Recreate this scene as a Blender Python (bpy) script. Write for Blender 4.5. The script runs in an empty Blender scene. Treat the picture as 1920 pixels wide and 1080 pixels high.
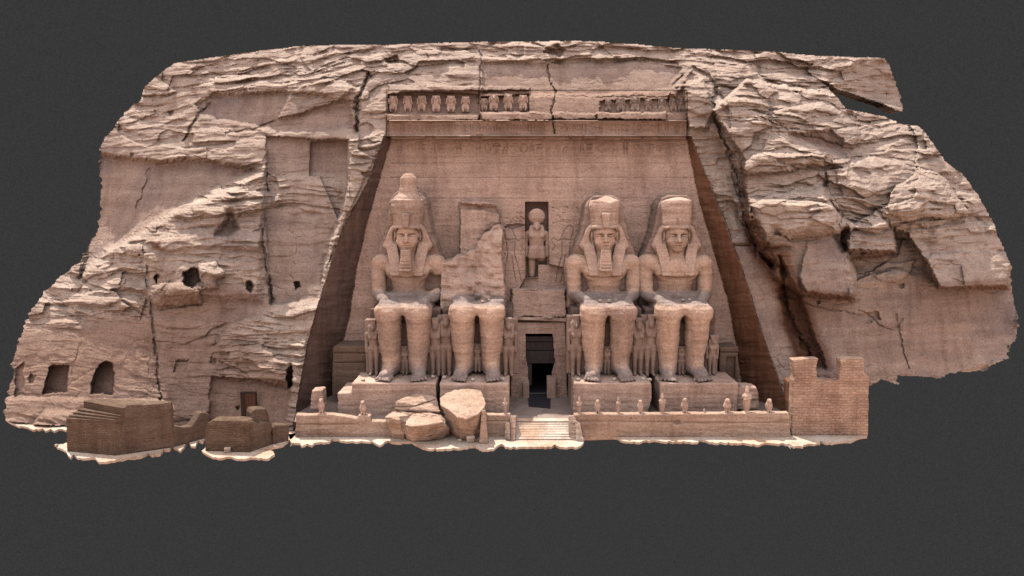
import bpy, math, random
import numpy as np

scene = bpy.context.scene
COL = scene.collection
rng = np.random.default_rng(7)
random.seed(7)

# ------------------------------------------------------------------ camera
FOC, PITCH, CAMY, CAMZ = 1400.0, math.radians(7.85), -80.0, 22.7
cam_data = bpy.data.cameras.new('camera')
cam_data.sensor_width = 36.0
cam_data.lens = 36.0 * FOC / 1920.0
cam_data.clip_start, cam_data.clip_end = 0.5, 2000.0
cam = bpy.data.objects.new('camera', cam_data)
COL.objects.link(cam)
cam.location = (0.0, CAMY, CAMZ)
cam.rotation_euler = (math.pi / 2 - PITCH, 0.0, 0.0)
scene.camera = cam

# ------------------------------------------------------------------ world: grey studio surround ahead, soft sky above and behind the viewer
world = bpy.data.worlds.new('World')
scene.world = world
world.use_nodes = True
wt = world.node_tree
for n in list(wt.nodes):
    wt.nodes.remove(n)


def wnode(t, **kw):
    n = wt.nodes.new(t)
    for k, v in kw.items():
        setattr(n, k, v)
    return n


w_out = wnode('ShaderNodeOutputWorld')
w_bg = wnode('ShaderNodeBackground')
w_tc = wnode('ShaderNodeTexCoord')
w_sep = wnode('ShaderNodeSeparateXYZ')
w_fwd = wnode('ShaderNodeMapRange')          # 1 = the grey surround the model stands in front of
w_fwd.interpolation_type = 'SMOOTHSTEP'
w_fwd.inputs[1].default_value, w_fwd.inputs[2].default_value = 0.12, 0.40
w_rmp = wnode('ShaderNodeValToRGB')
w_mr = wnode('ShaderNodeMapRange')
w_mr.inputs[1].default_value, w_mr.inputs[2].default_value = -1.0, 1.0
cr = w_rmp.color_ramp
cr.elements[0].position, cr.elements[0].color = 0.0, (0.30, 0.17, 0.11, 1)
cr.elements[1].position, cr.elements[1].color = 1.0, (1.16, 1.14, 1.20, 1)
e = cr.elements.new(0.40); e.color = (0.86, 0.56, 0.40, 1)
e = cr.elements.new(0.55); e.color = (0.48, 0.395, 0.375, 1)
w_mix = wnode('ShaderNodeMix', data_type='RGBA')
w_nz = wnode('ShaderNodeTexNoise')
w_nz.inputs['Scale'].default_value, w_nz.inputs['Detail'].default_value = 620.0, 1.0
w_gr = wnode('ShaderNodeValToRGB')          # the faint tooth of the grey surround
w_gr.color_ramp.elements[0].position, w_gr.color_ramp.elements[0].color = 0.25, (0.0233, 0.0227, 0.0227, 1)
w_gr.color_ramp.elements[1].position, w_gr.color_ramp.elements[1].color = 0.75, (0.0329, 0.0322, 0.0322, 1)
wt.links.new(w_tc.outputs['Generated'], w_nz.inputs['Vector'])
wt.links.new(w_nz.outputs['Fac'], w_gr.inputs[0])
wt.links.new(w_gr.outputs[0], w_mix.inputs[7])
wt.links.new(w_tc.outputs['Generated'], w_sep.inputs[0])
wt.links.new(w_sep.outputs[1], w_fwd.inputs[0])
wt.links.new(w_sep.outputs[2], w_mr.inputs[0])
wt.links.new(w_mr.outputs[0], w_rmp.inputs[0])
wt.links.new(w_fwd.outputs[0], w_mix.inputs[0])
wt.links.new(w_rmp.outputs[0], w_mix.inputs[6])
wt.links.new(w_mix.outputs[2], w_bg.inputs[0])
wt.links.new(w_bg.outputs[0], w_out.inputs[0])
w_bg.inputs[1].default_value = 1.12

# ------------------------------------------------------------------ sun
SUN_DIR = (-0.25, 0.335, 0.91)               # towards the sun: high, behind the cliff and to the left, so that the facade lies in shade
sun_data = bpy.data.lights.new('sun', 'SUN')
sun_data.energy = 4.5
sun_data.angle = math.radians(0.9)
sun_data.color = (1.0, 0.93, 0.82)
sun = bpy.data.objects.new('sun', sun_data)
COL.objects.link(sun)
from mathutils import Vector
sun.rotation_euler = Vector(SUN_DIR).to_track_quat('Z', 'Y').to_euler()
sun.location = (-40, -20, 90)

scene.view_settings.view_transform = 'Standard'
scene.view_settings.look = 'None'
scene.view_settings.exposure = 0.37
scene.view_settings.gamma = 1.0
scene.render.engine = 'CYCLES'
scene.cycles.max_bounces = 6
scene.cycles.diffuse_bounces = 0

# ------------------------------------------------------------------ helpers: photo pixel -> world
CT, ST = math.cos(PITCH), math.sin(PITCH)


def ray(px, py):
    u = (np.asarray(px, float) - 960.0) / FOC
    v = (540.0 - np.asarray(py, float)) / FOC
    return u, CT + v * ST, -ST + v * CT


def at(px, py, Y):
    dx, dy, dz = ray(px, py)
    t = (Y - CAMY) / dy
    return dx * t, Y + 0 * t, CAMZ + dz * t


def pt(px, py, Y):
    a = at(px, py, Y)
    return (float(a[0]), float(a[1]), float(a[2]))


def on_z(px, py, z0=0.0):
    dx, dy, dz = ray(px, py)
    t = (z0 - CAMZ) / np.minimum(dz, -1e-4)
    return dx * t, CAMY + dy * t, z0 + 0 * t


def gp(px, py, z0=0.0):
    a = on_z(px, py, z0)
    return (float(a[0]), float(a[1]), z0)


# ------------------------------------------------------------------ helpers: noise
def _hash(ix, iy, iz, seed):
    h = (ix.astype(np.uint32) * np.uint32(374761393) + iy.astype(np.uint32) * np.uint32(668265263)
         + iz.astype(np.uint32) * np.uint32(2147483647) + np.uint32(seed * 144665 + 1013904223))
    h = (h ^ (h >> np.uint32(13))) * np.uint32(1274126177)
    h = (h ^ (h >> np.uint32(15))) * np.uint32(2246822519)
    h = h ^ (h >> np.uint32(16))
    return h.astype(np.float32) * np.float32(1.0 / 4294967295.0)


def noise2(x, y, seed=0):
    ix, iy = np.floor(x), np.floor(y)
    fx, fy = (x - ix).astype(np.float32), (y - iy).astype(np.float32)
    ix, iy = ix.astype(np.int64), iy.astype(np.int64)
    z = np.zeros_like(ix)
    fx, fy = fx * fx * (3 - 2 * fx), fy * fy * (3 - 2 * fy)
    a, b = _hash(ix, iy, z, seed), _hash(ix + 1, iy, z, seed)
    c, d = _hash(ix, iy + 1, z, seed), _hash(ix + 1, iy + 1, z, seed)
    return ((a * (1 - fx) + b * fx) * (1 - fy) + (c * (1 - fx) + d * fx) * fy) * 2 - 1


def fbm2(x, y, seed=0, octv=4, gain=0.5):
    s, a, f, n = 0, 1.0, 1.0, 0
    for o in range(octv):
        s = s + a * noise2(x * f + 17.3 * o, y * f - 9.1 * o, seed + o)
        n += a
        a *= gain
        f *= 2.03
    return s / n


def noise3(x, y, z, seed=0):
    ix, iy, iz = np.floor(x), np.floor(y), np.floor(z)
    fx, fy, fz = x - ix, y - iy, z - iz
    ix, iy, iz = ix.astype(np.int64), iy.astype(np.int64), iz.astype(np.int64)
    fx, fy, fz = fx * fx * (3 - 2 * fx), fy * fy * (3 - 2 * fy), fz * fz * (3 - 2 * fz)
    r = 0
    for k in (0, 1):
        a, b = _hash(ix, iy, iz + k, seed), _hash(ix + 1, iy, iz + k, seed)
        c, d = _hash(ix, iy + 1, iz + k, seed), _hash(ix + 1, iy + 1, iz + k, seed)
        r = r + ((a * (1 - fx) + b * fx) * (1 - fy) + (c * (1 - fx) + d * fx) * fy) * (fz if k else 1 - fz)
    return r * 2 - 1


def fbm3(p, s, seed=0, octv=3):
    r, a, n = 0, 1.0, 0
    s = np.asarray(s, float)
    for o in range(octv):
        r = r + a * noise3(p[:, 0] / s[0] + 7.7 * o, p[:, 1] / s[1] + 3.1 * o, p[:, 2] / s[2] - 5.3 * o, seed + o)
        n += a
        a *= 0.5
        s = s / 2.03
    return r / n


def sstep(a, b, x):
    t = np.clip((x - a) / (b - a), 0, 1)
    return t * t * (3 - 2 * t)


def cells(x, y, seed=0, jit=0.9):
    """Worley cells: (distance to the border, random value of the cell)."""
    ix, iy = np.floor(x).astype(np.int64), np.floor(y).astype(np.int64)
    z = np.zeros_like(ix)
    d1 = np.full(x.shape, 9.0, np.float32)
    d2 = np.full(x.shape, 9.0, np.float32)
    val = np.zeros(x.shape, np.float32)
    for i in (-1, 0, 1):
        for j in (-1, 0, 1):
            cx, cy = ix + i, iy + j
            qx = cx + 0.5 + jit * (_hash(cx, cy, z, seed) - 0.5)
            qy = cy + 0.5 + jit * (_hash(cx, cy, z, seed + 91) - 0.5)
            d = np.maximum(np.abs(qx - x), np.abs(qy - y)).astype(np.float32) * 0.6 + 0.4 * np.hypot(qx - x, qy - y).astype(np.float32)
            v = _hash(cx, cy, z, seed + 57)
            nearer = d < d1
            d2 = np.where(nearer, d1, np.minimum(d2, d))
            val = np.where(nearer, v, val)
            d1 = np.where(nearer, d, d1)
    return d2 - d1, val


def poly_sd(px, py, poly):
    """Signed distance to a polygon, positive inside."""
    d = np.full(px.shape, 1e9, np.float32)
    ins = np.zeros(px.shape, bool)
    n = len(poly)
    for i in range(n):
        ax, ay = poly[i]
        bx, by = poly[(i + 1) % n]
        ex, ey = bx - ax, by - ay
        wx, wy = px - ax, py - ay
        t = np.clip((wx * ex + wy * ey) / (ex * ex + ey * ey + 1e-9), 0, 1)
        d = np.minimum(d, (wx - ex * t) ** 2 + (wy - ey * t) ** 2)
        c = ((ay <= py) & (by > py)) | ((by <= py) & (ay > py))
        if ey != 0:
            ins ^= c & (px < ax + (py - ay) / ey * ex)
    d = np.sqrt(d)
    return np.where(ins, d, -d)


def line_d(px, py, pts):
    d = np.full(px.shape, 1e9, np.float32)
    for (ax, ay), (bx, by) in zip(pts[:-1], pts[1:]):
        ex, ey = bx - ax, by - ay
        t = np.clip(((px - ax) * ex + (py - ay) * ey) / (ex * ex + ey * ey + 1e-9), 0, 1)
        d = np.minimum(d, np.hypot(px - ax - ex * t, py - ay - ey * t))
    return d


# ------------------------------------------------------------------ helpers: objects
def mesh_from(name, V, F, mat, smooth=False):
    """V (n,3) array, F list of polys or (m,k) int array"""
    me = bpy.data.meshes.new(name)
    V = np.asarray(V, np.float32)
    if isinstance(F, np.ndarray):
        m, k = F.shape
        me.vertices.add(len(V))
        me.vertices.foreach_set('co', V.ravel())
        me.loops.add(m * k)
        me.loops.foreach_set('vertex_index', F.astype(np.int32).ravel())
        me.polygons.add(m)
        me.polygons.foreach_set('loop_start', np.arange(0, m * k, k, dtype=np.int32))
        me.polygons.foreach_set('loop_total', np.full(m, k, np.int32))
        me.update(calc_edges=True)
    else:
        me.from_pydata([tuple(map(float, v)) for v in V], [], [tuple(int(i) for i in f) for f in F])
    me.polygons.foreach_set('use_smooth', np.full(len(me.polygons), bool(smooth)))
    if mat:
        me.materials.append(mat)
    me.update()
    return me


def tag(o, label=None, cat=None, group=None, kind=None):
    if label: o['label'] = label
    if cat: o['category'] = cat
    if group: o['group'] = group
    if kind: o['kind'] = kind
    return o


def empty(name, loc, label, cat, group=None):
    o = bpy.data.objects.new(name, None)
    COL.objects.link(o)
    o.location = loc
    o.empty_display_size = 0.5
    return tag(o, label, cat, group)


def add(name, V, F, mat, origin=(0, 0, 0), parent=None, smooth=False):
    """World-space vertices; a top-level mesh gets its origin at `origin`, a child hangs under its thing."""
    V = np.asarray(V, float).copy()
    if parent is not None:
        origin = Vector(parent.location)
        q = parent.parent
        while q is not None:
            origin = origin + q.location
            q = q.parent
    V -= np.asarray(origin, float)
    o = bpy.data.objects.new(name, mesh_from(name, V, F, mat, smooth))
    COL.objects.link(o)
    if parent is not None:
        o.parent = parent
    else:
        o.location = origin
    return o


def tree_copy(o, parent=None, loc=None):
    c = o.copy()
    COL.objects.link(c)
    c.parent = parent
    if loc is not None:
        c.location = loc
    for ch in list(o.children):
        tree_copy(ch, c)
    return c


# ------------------------------------------------------------------ materials
def stone(name, dark, mid, light, stain=None, zs=1.0, bump=0.5, scale=1.0, joints=None, rough=0.92, stain_amt=0.35, speck=0.5, attrs=(), streak=0.55):
    m = bpy.data.materials.new(name)
    m.use_nodes = True
    t = m.node_tree
    for n in list(t.nodes):
        t.nodes.remove(n)
    N, L = t.nodes.new, t.links.new
    out, bs = N('ShaderNodeOutputMaterial'), N('ShaderNodeBsdfPrincipled')
    bs.inputs['Roughness'].default_value = rough
    bs.inputs['Specular IOR Level'].default_value = 0.15
    geo = N('ShaderNodeNewGeometry')

    def noise(sc, detail, stretch, rgh=0.6):
        mp = N('ShaderNodeMapping')
        mp.inputs['Scale'].default_value = stretch
        n = N('ShaderNodeTexNoise')
        n.inputs['Scale'].default_value = sc
        n.inputs['Detail'].default_value = detail
        n.inputs['Roughness'].default_value = rgh
        L(geo.outputs['Position'], mp.inputs[0])
        L(mp.outputs[0], n.inputs['Vector'])
        return n.outputs['Fac']

    def ramp(src, stops):
        r = N('ShaderNodeValToRGB')
        r.color_ramp.elements[0].position, r.color_ramp.elements[0].color = stops[0][0], (*stops[0][1], 1)
        r.color_ramp.elements[1].position, r.color_ramp.elements[1].color = stops[-1][0], (*stops[-1][1], 1)
        for p, c in stops[1:-1]:
            q = r.color_ramp.elements.new(p)
            q.color = (*c, 1)
        L(src, r.inputs[0])
        return r.outputs[0]

    def mix(f, a, b, mode='MIX'):
        x = N('ShaderNodeMix')
        x.data_type, x.blend_type = 'RGBA', mode
        for s, v in ((0, f), (6, a), (7, b)):
            if hasattr(v, 'is_output'):
                L(v, x.inputs[s])
            else:
                x.inputs[s].default_value = v if s == 0 else (*v, 1)
        return x.outputs[2]

    strata = noise(0.55 * scale, 7.0, (0.22, 0.22, 2.2 * zs), 0.62)
    col = ramp(strata, [(0.3, dark), (0.5, mid), (0.72, light)])
    blot = noise(0.16 * scale, 5.0, (1, 1, 1.2), 0.6)
    if stain is not None:
        sf = ramp(blot, [(0.47, (0, 0, 0)), (0.68, (stain_amt,) * 3)])
        col = mix(sf, col, stain)
    for an, ac, aa in attrs:
        at_ = N('ShaderNodeAttribute')
        at_.attribute_name = an
        am = N('ShaderNodeMath'); am.operation = 'MULTIPLY'
        am.inputs[1].default_value = aa
        L(at_.outputs['Fac'], am.inputs[0])
        vr = ramp(noise(0.9, 6.0, (0.25, 0.25, 2.4), 0.65), [(0.32, tuple(v * 0.72 for v in ac)), (0.7, tuple(min(v * 1.18, 0.8) for v in ac))])
        x_ = N('ShaderNodeMix'); x_.data_type = 'RGBA'
        L(am.outputs[0], x_.inputs[0]); L(col, x_.inputs[6]); L(vr, x_.inputs[7])
        col = x_.outputs[2]
    fine = noise(5.0 * scale, 4.0, (1, 1, 1.6), 0.7)
    grain = ramp(fine, [(0.3, (1 - 0.32 * speck,) * 3), (0.5, (1, 1, 1)), (0.72, (1 + 0.22 * speck,) * 3)])
    col = mix(1.0, col, grain, 'MULTIPLY')
    micro = ramp(noise(13.0, 2.0, (1, 1, 1), 0.8), [(0.28, (1 - 0.30 * speck,) * 3), (0.72, (1 + 0.28 * speck,) * 3)])
    col = mix(1.0, col, micro, 'MULTIPLY')
    strk = noise(0.9, 5.0, (0.9, 0.9, 0.10), 0.7)          # water streaks
    col = mix(streak, col, ramp(strk, [(0.36, (0.62, 0.56, 0.53)), (0.52, (1, 1, 1)), (0.75, (1.1, 1.1, 1.1))]), 'MULTIPLY')
    hgt = fine
    if joints:
        bw, bh, mort, jc, jamt = joints
        # masonry courses on both wall directions: x+y runs along the course, z up
        sep, cmb, addn = N('ShaderNodeSeparateXYZ'), N('ShaderNodeCombineXYZ'), N('ShaderNodeMath')
        dis = N('ShaderNodeVectorMath'); dis.operation = 'MULTIPLY_ADD'
        nz = N('ShaderNodeTexNoise'); nz.inputs['Scale'].default_value = 1.3; nz.inputs['Detail'].default_value = 3
        L(geo.outputs['Position'], nz.inputs['Vector'])
        L(nz.outputs['Color'], dis.inputs[0])
        dis.inputs[1].default_value = (0.8 * bw, 0.8 * bw, 1.1 * bh)
        L(geo.outputs['Position'], dis.inputs[2])
        L(dis.outputs[0], sep.inputs[0])
        L(sep.outputs[0], addn.inputs[0]); L(sep.outputs[1], addn.inputs[1])
        L(addn.outputs[0], cmb.inputs[0]); L(sep.outputs[2], cmb.inputs[1])
        br = N('ShaderNodeTexBrick')
        br.inputs['Scale'].default_value = 1.0
        br.inputs['Brick Width'].default_value = bw
        br.inputs['Row Height'].default_value = bh
        br.inputs['Mortar Size'].default_value = mort
        br.inputs['Mortar Smooth'].default_value = 0.4
        br.inputs['Color1'].default_value = (1.2, 1.2, 1.2, 1)
        br.inputs['Color2'].default_value = (0.72, 0.72, 0.72, 1)
        br.inputs['Mortar'].default_value = (*jc, 1)
        br.offset_frequency, br.squash = 2, 1.0
        L(cmb.outputs[0], br.inputs['Vector'])
        col = mix(jamt, col, br.outputs['Color'], 'MULTIPLY')
        inv = N('ShaderNodeMath'); inv.operation = 'MULTIPLY_ADD'
        inv.inputs[1].default_value = -1.6
        L(br.outputs['Fac'], inv.inputs[0]); L(fine, inv.inputs[2])
        hgt = inv.outputs[0]
    bp = N('ShaderNodeBump')
    bp.inputs['Strength'].default_value = bump
    bp.inputs['Distance'].default_value = 0.12
    L(hgt, bp.inputs['Height'])
    L(bp.outputs[0], bs.inputs['Normal'])
    L(col, bs.inputs['Base Color'])
    L(bs.outputs[0], out.inputs[0])
    return m


def plain(name, c, rough=0.8):
    m = bpy.data.materials.new(name)
    m.use_nodes = True
    t = m.node_tree
    b = t.nodes['Principled BSDF']
    b.inputs['Roughness'].default_value = rough
    n, mp, r, g = t.nodes.new('ShaderNodeTexNoise'), t.nodes.new('ShaderNodeMapping'), t.nodes.new('ShaderNodeValToRGB'), t.nodes.new('ShaderNodeNewGeometry')
    mp.inputs['Scale'].default_value = (6, 6, 0.7)
    n.inputs['Scale'].default_value = 1.0
    n.inputs['Detail'].default_value = 5
    r.color_ramp.elements[0].position, r.color_ramp.elements[1].position = 0.3, 0.7
    r.color_ramp.elements[0].color = (*[v * 0.6 for v in c], 1)
    r.color_ramp.elements[1].color = (*[v * 1.25 for v in c], 1)
    t.links.new(g.outputs['Position'], mp.inputs[0]); t.links.new(mp.outputs[0], n.inputs['Vector'])
    t.links.new(n.outputs['Fac'], r.inputs[0]); t.links.new(r.outputs[0], b.inputs['Base Color'])
    return m


M_CLIFF = stone('cliff_sandstone', (0.27, 0.19, 0.155), (0.35, 0.255, 0.21), (0.43, 0.325, 0.27), stain=(0.23, 0.175, 0.165), bump=0.7, speck=1.0, stain_amt=0.8,
                attrs=[('weathered', (0.53, 0.42, 0.35), 0.85), ('brown', (0.29, 0.185, 0.14), 0.75), ('shade_brown', (0.15, 0.068, 0.04), 0.92)])
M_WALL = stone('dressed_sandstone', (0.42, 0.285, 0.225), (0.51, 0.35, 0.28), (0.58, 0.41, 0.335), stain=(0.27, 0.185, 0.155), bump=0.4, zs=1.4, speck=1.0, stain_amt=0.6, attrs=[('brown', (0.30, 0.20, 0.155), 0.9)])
M_SIDE = stone('chiselled_shaded_sandstone', (0.13, 0.08, 0.066), (0.17, 0.105, 0.085), (0.23, 0.145, 0.115), stain=(0.10, 0.075, 0.075), bump=0.7, zs=0.25, scale=1.2, speck=0.8)  # wall darkened in colour to carry the shade of the recess
M_BROWN = stone('shaded_brown_sandstone', (0.16, 0.073, 0.042), (0.21, 0.098, 0.058), (0.27, 0.135, 0.082), stain=(0.13, 0.06, 0.04), bump=0.4, zs=0.35, scale=0.8)  # the right recess wall's shade is mixed into this brown
M_STAT = stone('statue_sandstone', (0.45, 0.30, 0.235), (0.53, 0.37, 0.295), (0.60, 0.435, 0.355), stain=(0.31, 0.215, 0.18), bump=0.4, zs=1.8, speck=1.0, stain_amt=0.7)
M_FIG = stone('shade_dulled_sandstone', (0.27, 0.185, 0.15), (0.33, 0.23, 0.185), (0.39, 0.28, 0.225), stain=(0.20, 0.145, 0.125), bump=0.4, zs=1.5, speck=0.9)  # darkened to put the shade around the legs into the colour
M_BODY = stone('statue_body_sandstone', (0.47, 0.305, 0.225), (0.57, 0.385, 0.29), (0.65, 0.455, 0.35), stain=(0.33, 0.23, 0.19), bump=0.4, zs=1.8, speck=1.0, stain_amt=0.75, attrs=[('dust', (0.27, 0.22, 0.21), 0.85)])  # attribute greys feet and lap to paint in their shade
M_BACK = stone('shade_darkened_sandstone', (0.145, 0.095, 0.08), (0.18, 0.12, 0.10), (0.22, 0.15, 0.125), stain=(0.11, 0.08, 0.075), bump=0.35, zs=1.5, speck=0.8)  # dark tone paints in the shade of the gaps behind the statues
M_BOUL = stone('boulder_sandstone', (0.40, 0.27, 0.20), (0.48, 0.335, 0.255), (0.55, 0.405, 0.315), stain=(0.28, 0.18, 0.13), bump=0.5, zs=1.6, speck=1.0, stain_amt=0.6)
M_DUST = stone('dusty_sandstone', (0.24, 0.18, 0.16), (0.29, 0.22, 0.19), (0.34, 0.265, 0.23), stain=(0.20, 0.155, 0.14), bump=0.5)
M_SAND = stone('pale_sand', (0.50, 0.38, 0.30), (0.60, 0.49, 0.40), (0.68, 0.58, 0.49), stain=(0.50, 0.29, 0.18), bump=0.5, scale=1.6, stain_amt=0.7, speck=0.9)
M_MUD = stone('mud_brick', (0.13, 0.083, 0.058), (0.165, 0.108, 0.077), (0.205, 0.14, 0.102), stain=(0.10, 0.065, 0.045), bump=0.5, speck=0.9, joints=(0.42, 0.15, 0.022, (0.5, 0.46, 0.42), 0.6))
M_MUDP = stone('mud_plaster', (0.125, 0.082, 0.06), (0.16, 0.107, 0.08), (0.20, 0.138, 0.105), stain=(0.09, 0.06, 0.048), bump=0.7, zs=0.5, speck=0.9)
M_BLOCK = stone('block_masonry', (0.44, 0.285, 0.21), (0.52, 0.345, 0.26), (0.59, 0.41, 0.315), stain=(0.29, 0.175, 0.13), bump=0.6, stain_amt=0.7, speck=0.9, joints=(0.62, 0.25, 0.03, (0.5, 0.42, 0.38), 0.5))
M_WOOD = plain('door_wood', (0.085, 0.028, 0.014), 0.6)
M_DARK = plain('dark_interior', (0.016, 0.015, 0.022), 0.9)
M_BEAM = plain('dark_grey_stone', (0.07, 0.052, 0.055), 0.9)  # very dark grey for the lintel beams and inner jamb
M_PLANK = plain('grey_planks', (0.13, 0.105, 0.105), 0.9)

# ================================================================== the cliff and the facade cut into it
STEP = 1.5
gx = np.arange(0, 1920, STEP, dtype=np.float32)
gy = np.arange(66, 842, STEP, dtype=np.float32)
PX, PY = np.meshgrid(gx, gy)                 # rows = py
RX, RY, RZ = ray(PX, PY)
FLOOR = 1.3


def yfront(py):
    return np.interp(py, [200, 252, 430, 640, 800, 842], [-0.4, -0.9, -4.4, -8.9, -12.5, -13.0])


# smooth base relief of the whole rock face (photo position -> depth)
ctrl = [(722, 252, -0.9), (640, 430, -4.4), (575, 640, -8.9), (548, 800, -12.5), (1293, 252, -0.9), (1345, 430, -4.4),
        (1400, 600, -8.0), (1482, 800, -12.5), (330, 117, 7), (500, 95, 6.5), (700, 83, 5.5), (1000, 77, 5.5), (1300, 90, 5.5),
        (1500, 102, 6.5), (1665, 110, 9), (1690, 205, 9), (1000, 130, 3.2), (1000, 180, 0.5), (740, 180, 0.3), (1270, 180, 0.3),
        (730, 225, -0.6), (1285, 225, -0.6), (1000, 225, -0.7), (735, 130, 3.2), (1260, 130, 3.2),
        (190, 280, 4), (240, 200, 6), (185, 420, 1.5), (150, 490, -1), (60, 580, -4), (20, 700, -7.5), (10, 790, -10),
        (300, 790, -11), (450, 790, -11.8), (300, 640, -7.5), (450, 640, -8.2), (300, 500, -5), (450, 480, -5), (450, 380, -3),
        (300, 400, -2.2), (400, 250, 1.5), (560, 250, 0), (600, 170, 2), (560, 400, -3.2), (530, 560, -6.5),
        (1700, 240, 5), (1800, 330, 2.5), (1870, 440, 0), (1900, 560, -2), (1905, 640, -4), (1780, 700, -6), (1660, 690, -7),
        (1500, 690, -9.5), (1450, 560, -7.2), (1500, 400, -4), (1430, 300, -2), (1600, 300, -0.5), (1600, 430, -3.5), (1600, 560, -6),
        (1750, 560, -4.5), (1750, 430, -2.5), (1550, 170, 4), (1400, 170, 2), (1640, 780, -9), (1400, 830, -13), (900, 830, -13)]
C = np.array(ctrl, float)


def tps(d2):
    return d2 * np.log(d2 + 1e-9)


cx, cy = C[:, 0] / 500, C[:, 1] / 500
A = tps((cx[:, None] - cx) ** 2 + (cy[:, None] - cy) ** 2) + np.eye(len(C)) * 2e-3
Pm = np.stack([np.ones_like(cx), cx, cy], 1)
sol = np.linalg.solve(np.block([[A, Pm], [Pm.T, np.zeros((3, 3))]]), np.concatenate([C[:, 2], np.zeros(3)]))
Y = sol[-3] + sol[-2] * PX / 500 + sol[-1] * PY / 500
for k in range(len(C)):
    Y = Y + sol[k] * tps((PX / 500 - cx[k]) ** 2 + (PY / 500 - cy[k]) ** 2)
Y = Y.astype(np.float32)

# edge wobble so that traced outlines do not read as straight cuts
WX = PX + 3.0 * fbm2(PX / 14, PY / 14, 3) + 1.2 * noise2(PX / 4, PY / 4, 5)
WY = PY + 3.0 * fbm2(PX / 14, PY / 14, 13) + 1.2 * noise2(PX / 4, PY / 4, 15)


def region(poly, pad=40, wob=True):
    xs, ys = [p[0] for p in poly], [p[1] for p in poly]
    i0, i1 = np.searchsorted(gx, [min(xs) - pad, max(xs) + pad])
    j0, j1 = np.searchsorted(gy, [min(ys) - pad, max(ys) + pad])
    s = (slice(j0, j1), slice(i0, i1))
    X_, Y_ = (WX[s], WY[s]) if wob else (PX[s], PY[s])
    return s, X_, Y_


def relief(poly, delta, f=6.0, mode='flat', wob=True, a=0, b=0):
    """push the face back (+) or pull it forward (-) inside a polygon; f = softness of its border in photo pixels"""
    s, X_, Y_ = region(poly, 40 if mode != 'dome' else 12, wob)
    sd = poly_sd(X_, Y_, poly)
    if mode == 'flat':
        w = sstep(-f / 2, f / 2, sd)
    elif mode == 'dome':
        q = 1 - np.clip(sd / f, 0, 1)
        w = np.where(sd > 0, np.sqrt(np.clip(1 - q * q, 0, 1)), 0)
    elif mode == 'rampy':                   # grows from row a to row b
        w = sstep(-f / 2, f / 2, sd) * np.clip((Y_ - a) / (b - a), 0, 1)
    elif mode == 'rampx':
        w = sstep(-f / 2, f / 2, sd) * np.clip((X_ - a) / (b - a), 0, 1)
    Y[s] += (delta * w).astype(np.float32)


ROUGH = np.full(PX.shape, 0.5, np.float32)


def rough(poly, v, f=24.0):
    s, X_, Y_ = region(poly, 40)
    w = sstep(-f / 2, f / 2, poly_sd(X_, Y_, poly))
    ROUGH[s] = ROUGH[s] * (1 - w) + v * w


def crack(pts, depth, w):
    s, X_, Y_ = region(pts, 40)
    X_ = X_ + 5 * fbm2(PX[s] / 22, PY[s] / 16, 17, 3)
    d = line_d(X_, Y_, pts) / (0.35 + 0.65 * sstep(-0.5, 0.4, fbm2(PX[s] / 12, PY[s] / 12, 19, 3)))
    Y[s] += (0.52 * depth * np.exp(-(d / (0.85 * w)) ** 2)).astype(np.float32)


# --- large masses of the left side
relief([(186, 290), (300, 305), (372, 300), (495, 320), (440, 352), (330, 395), (260, 440), (200, 470), (150, 520), (175, 400)], 1.3, 14)      # smooth hollow under the upper ledge
rough([(186, 290), (300, 305), (372, 300), (495, 315), (400, 350), (300, 420), (220, 470), (150, 520), (175, 400)], 0.07)
relief([(365, 195), (400, 178), (530, 172), (600, 176), (655, 190), (660, 235), (600, 244), (520, 250), (480, 235), (420, 225), (380, 215)], 0.9, 10)
rough([(360, 195), (400, 178), (530, 172), (560, 200), (505, 245), (480, 235), (420, 225), (370, 215)], 0.08)
rough([(520, 205), (655, 190), (664, 240), (600, 250), (510, 250)], 0.2)
relief([(545, 172), (600, 150), (650, 150), (664, 165), (640, 185), (600, 200), (540, 222), (520, 225)], -0.8, 8)
relief([(330, 395), (440, 345), (495, 318), (493, 400), (488, 560), (300, 560), (280, 480), (200, 470), (260, 430)], -1.0, 22)                 # bulging mass
rough([(200, 470), (330, 395), (440, 345), (495, 318), (493, 400), (330, 420), (290, 450)], 1.0)
relief([(500, 255), (585, 262), (652, 262), (650, 360), (606, 500), (604, 560), (505, 572), (498, 350)], 0.8, 5)                               # dressed panel
rough([(504, 250), (652, 262), (650, 360), (606, 500), (604, 565), (505, 572), (500, 350)], 0.14)
relief([(583, 267), (652, 264), (650, 345), (644, 400), (634, 410), (600, 330), (580, 330)], 0.8, 3, wob=False)                               # blank stela
rough([(583, 267), (652, 264), (650, 310), (580, 315)], 0.02, 8)
rough([(510, 330), (645, 330), (640, 400), (560, 420), (510, 400)], 0.45)
relief([(655, 262), (722, 252), (640, 430), (612, 500), (640, 400), (654, 340)], -0.5, 6)                                                      # frame left of the recess
rough([(655, 250), (722, 252), (640, 430), (600, 560), (590, 520), (640, 400)], 0.6)
crack([(500, 325), (494, 380), (491, 440), (497, 500), (510, 570)], 1.3, 5)
crack([(690, 137), (686, 160), (668, 185), (672, 215), (668, 246)], 2.2, 5)
crack([(395, 195), (372, 215), (345, 262)], 1.0, 5)
crack([(283, 318), (272, 350), (255, 392)], 0.6, 5)
crack([(275, 500), (283, 560), (290, 640), (296, 700), (300, 752)], 0.7, 4)
crack([(290, 582), (330, 575), (380, 572)], 0.5, 3)
crack([(425, 250), (480, 240), (520, 225), (560, 215)], 0.6, 3)
relief([(420, 420), (428, 395), (436, 395), (445, 430), (430, 445), (405, 440)], 1.7, 14)
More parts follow.
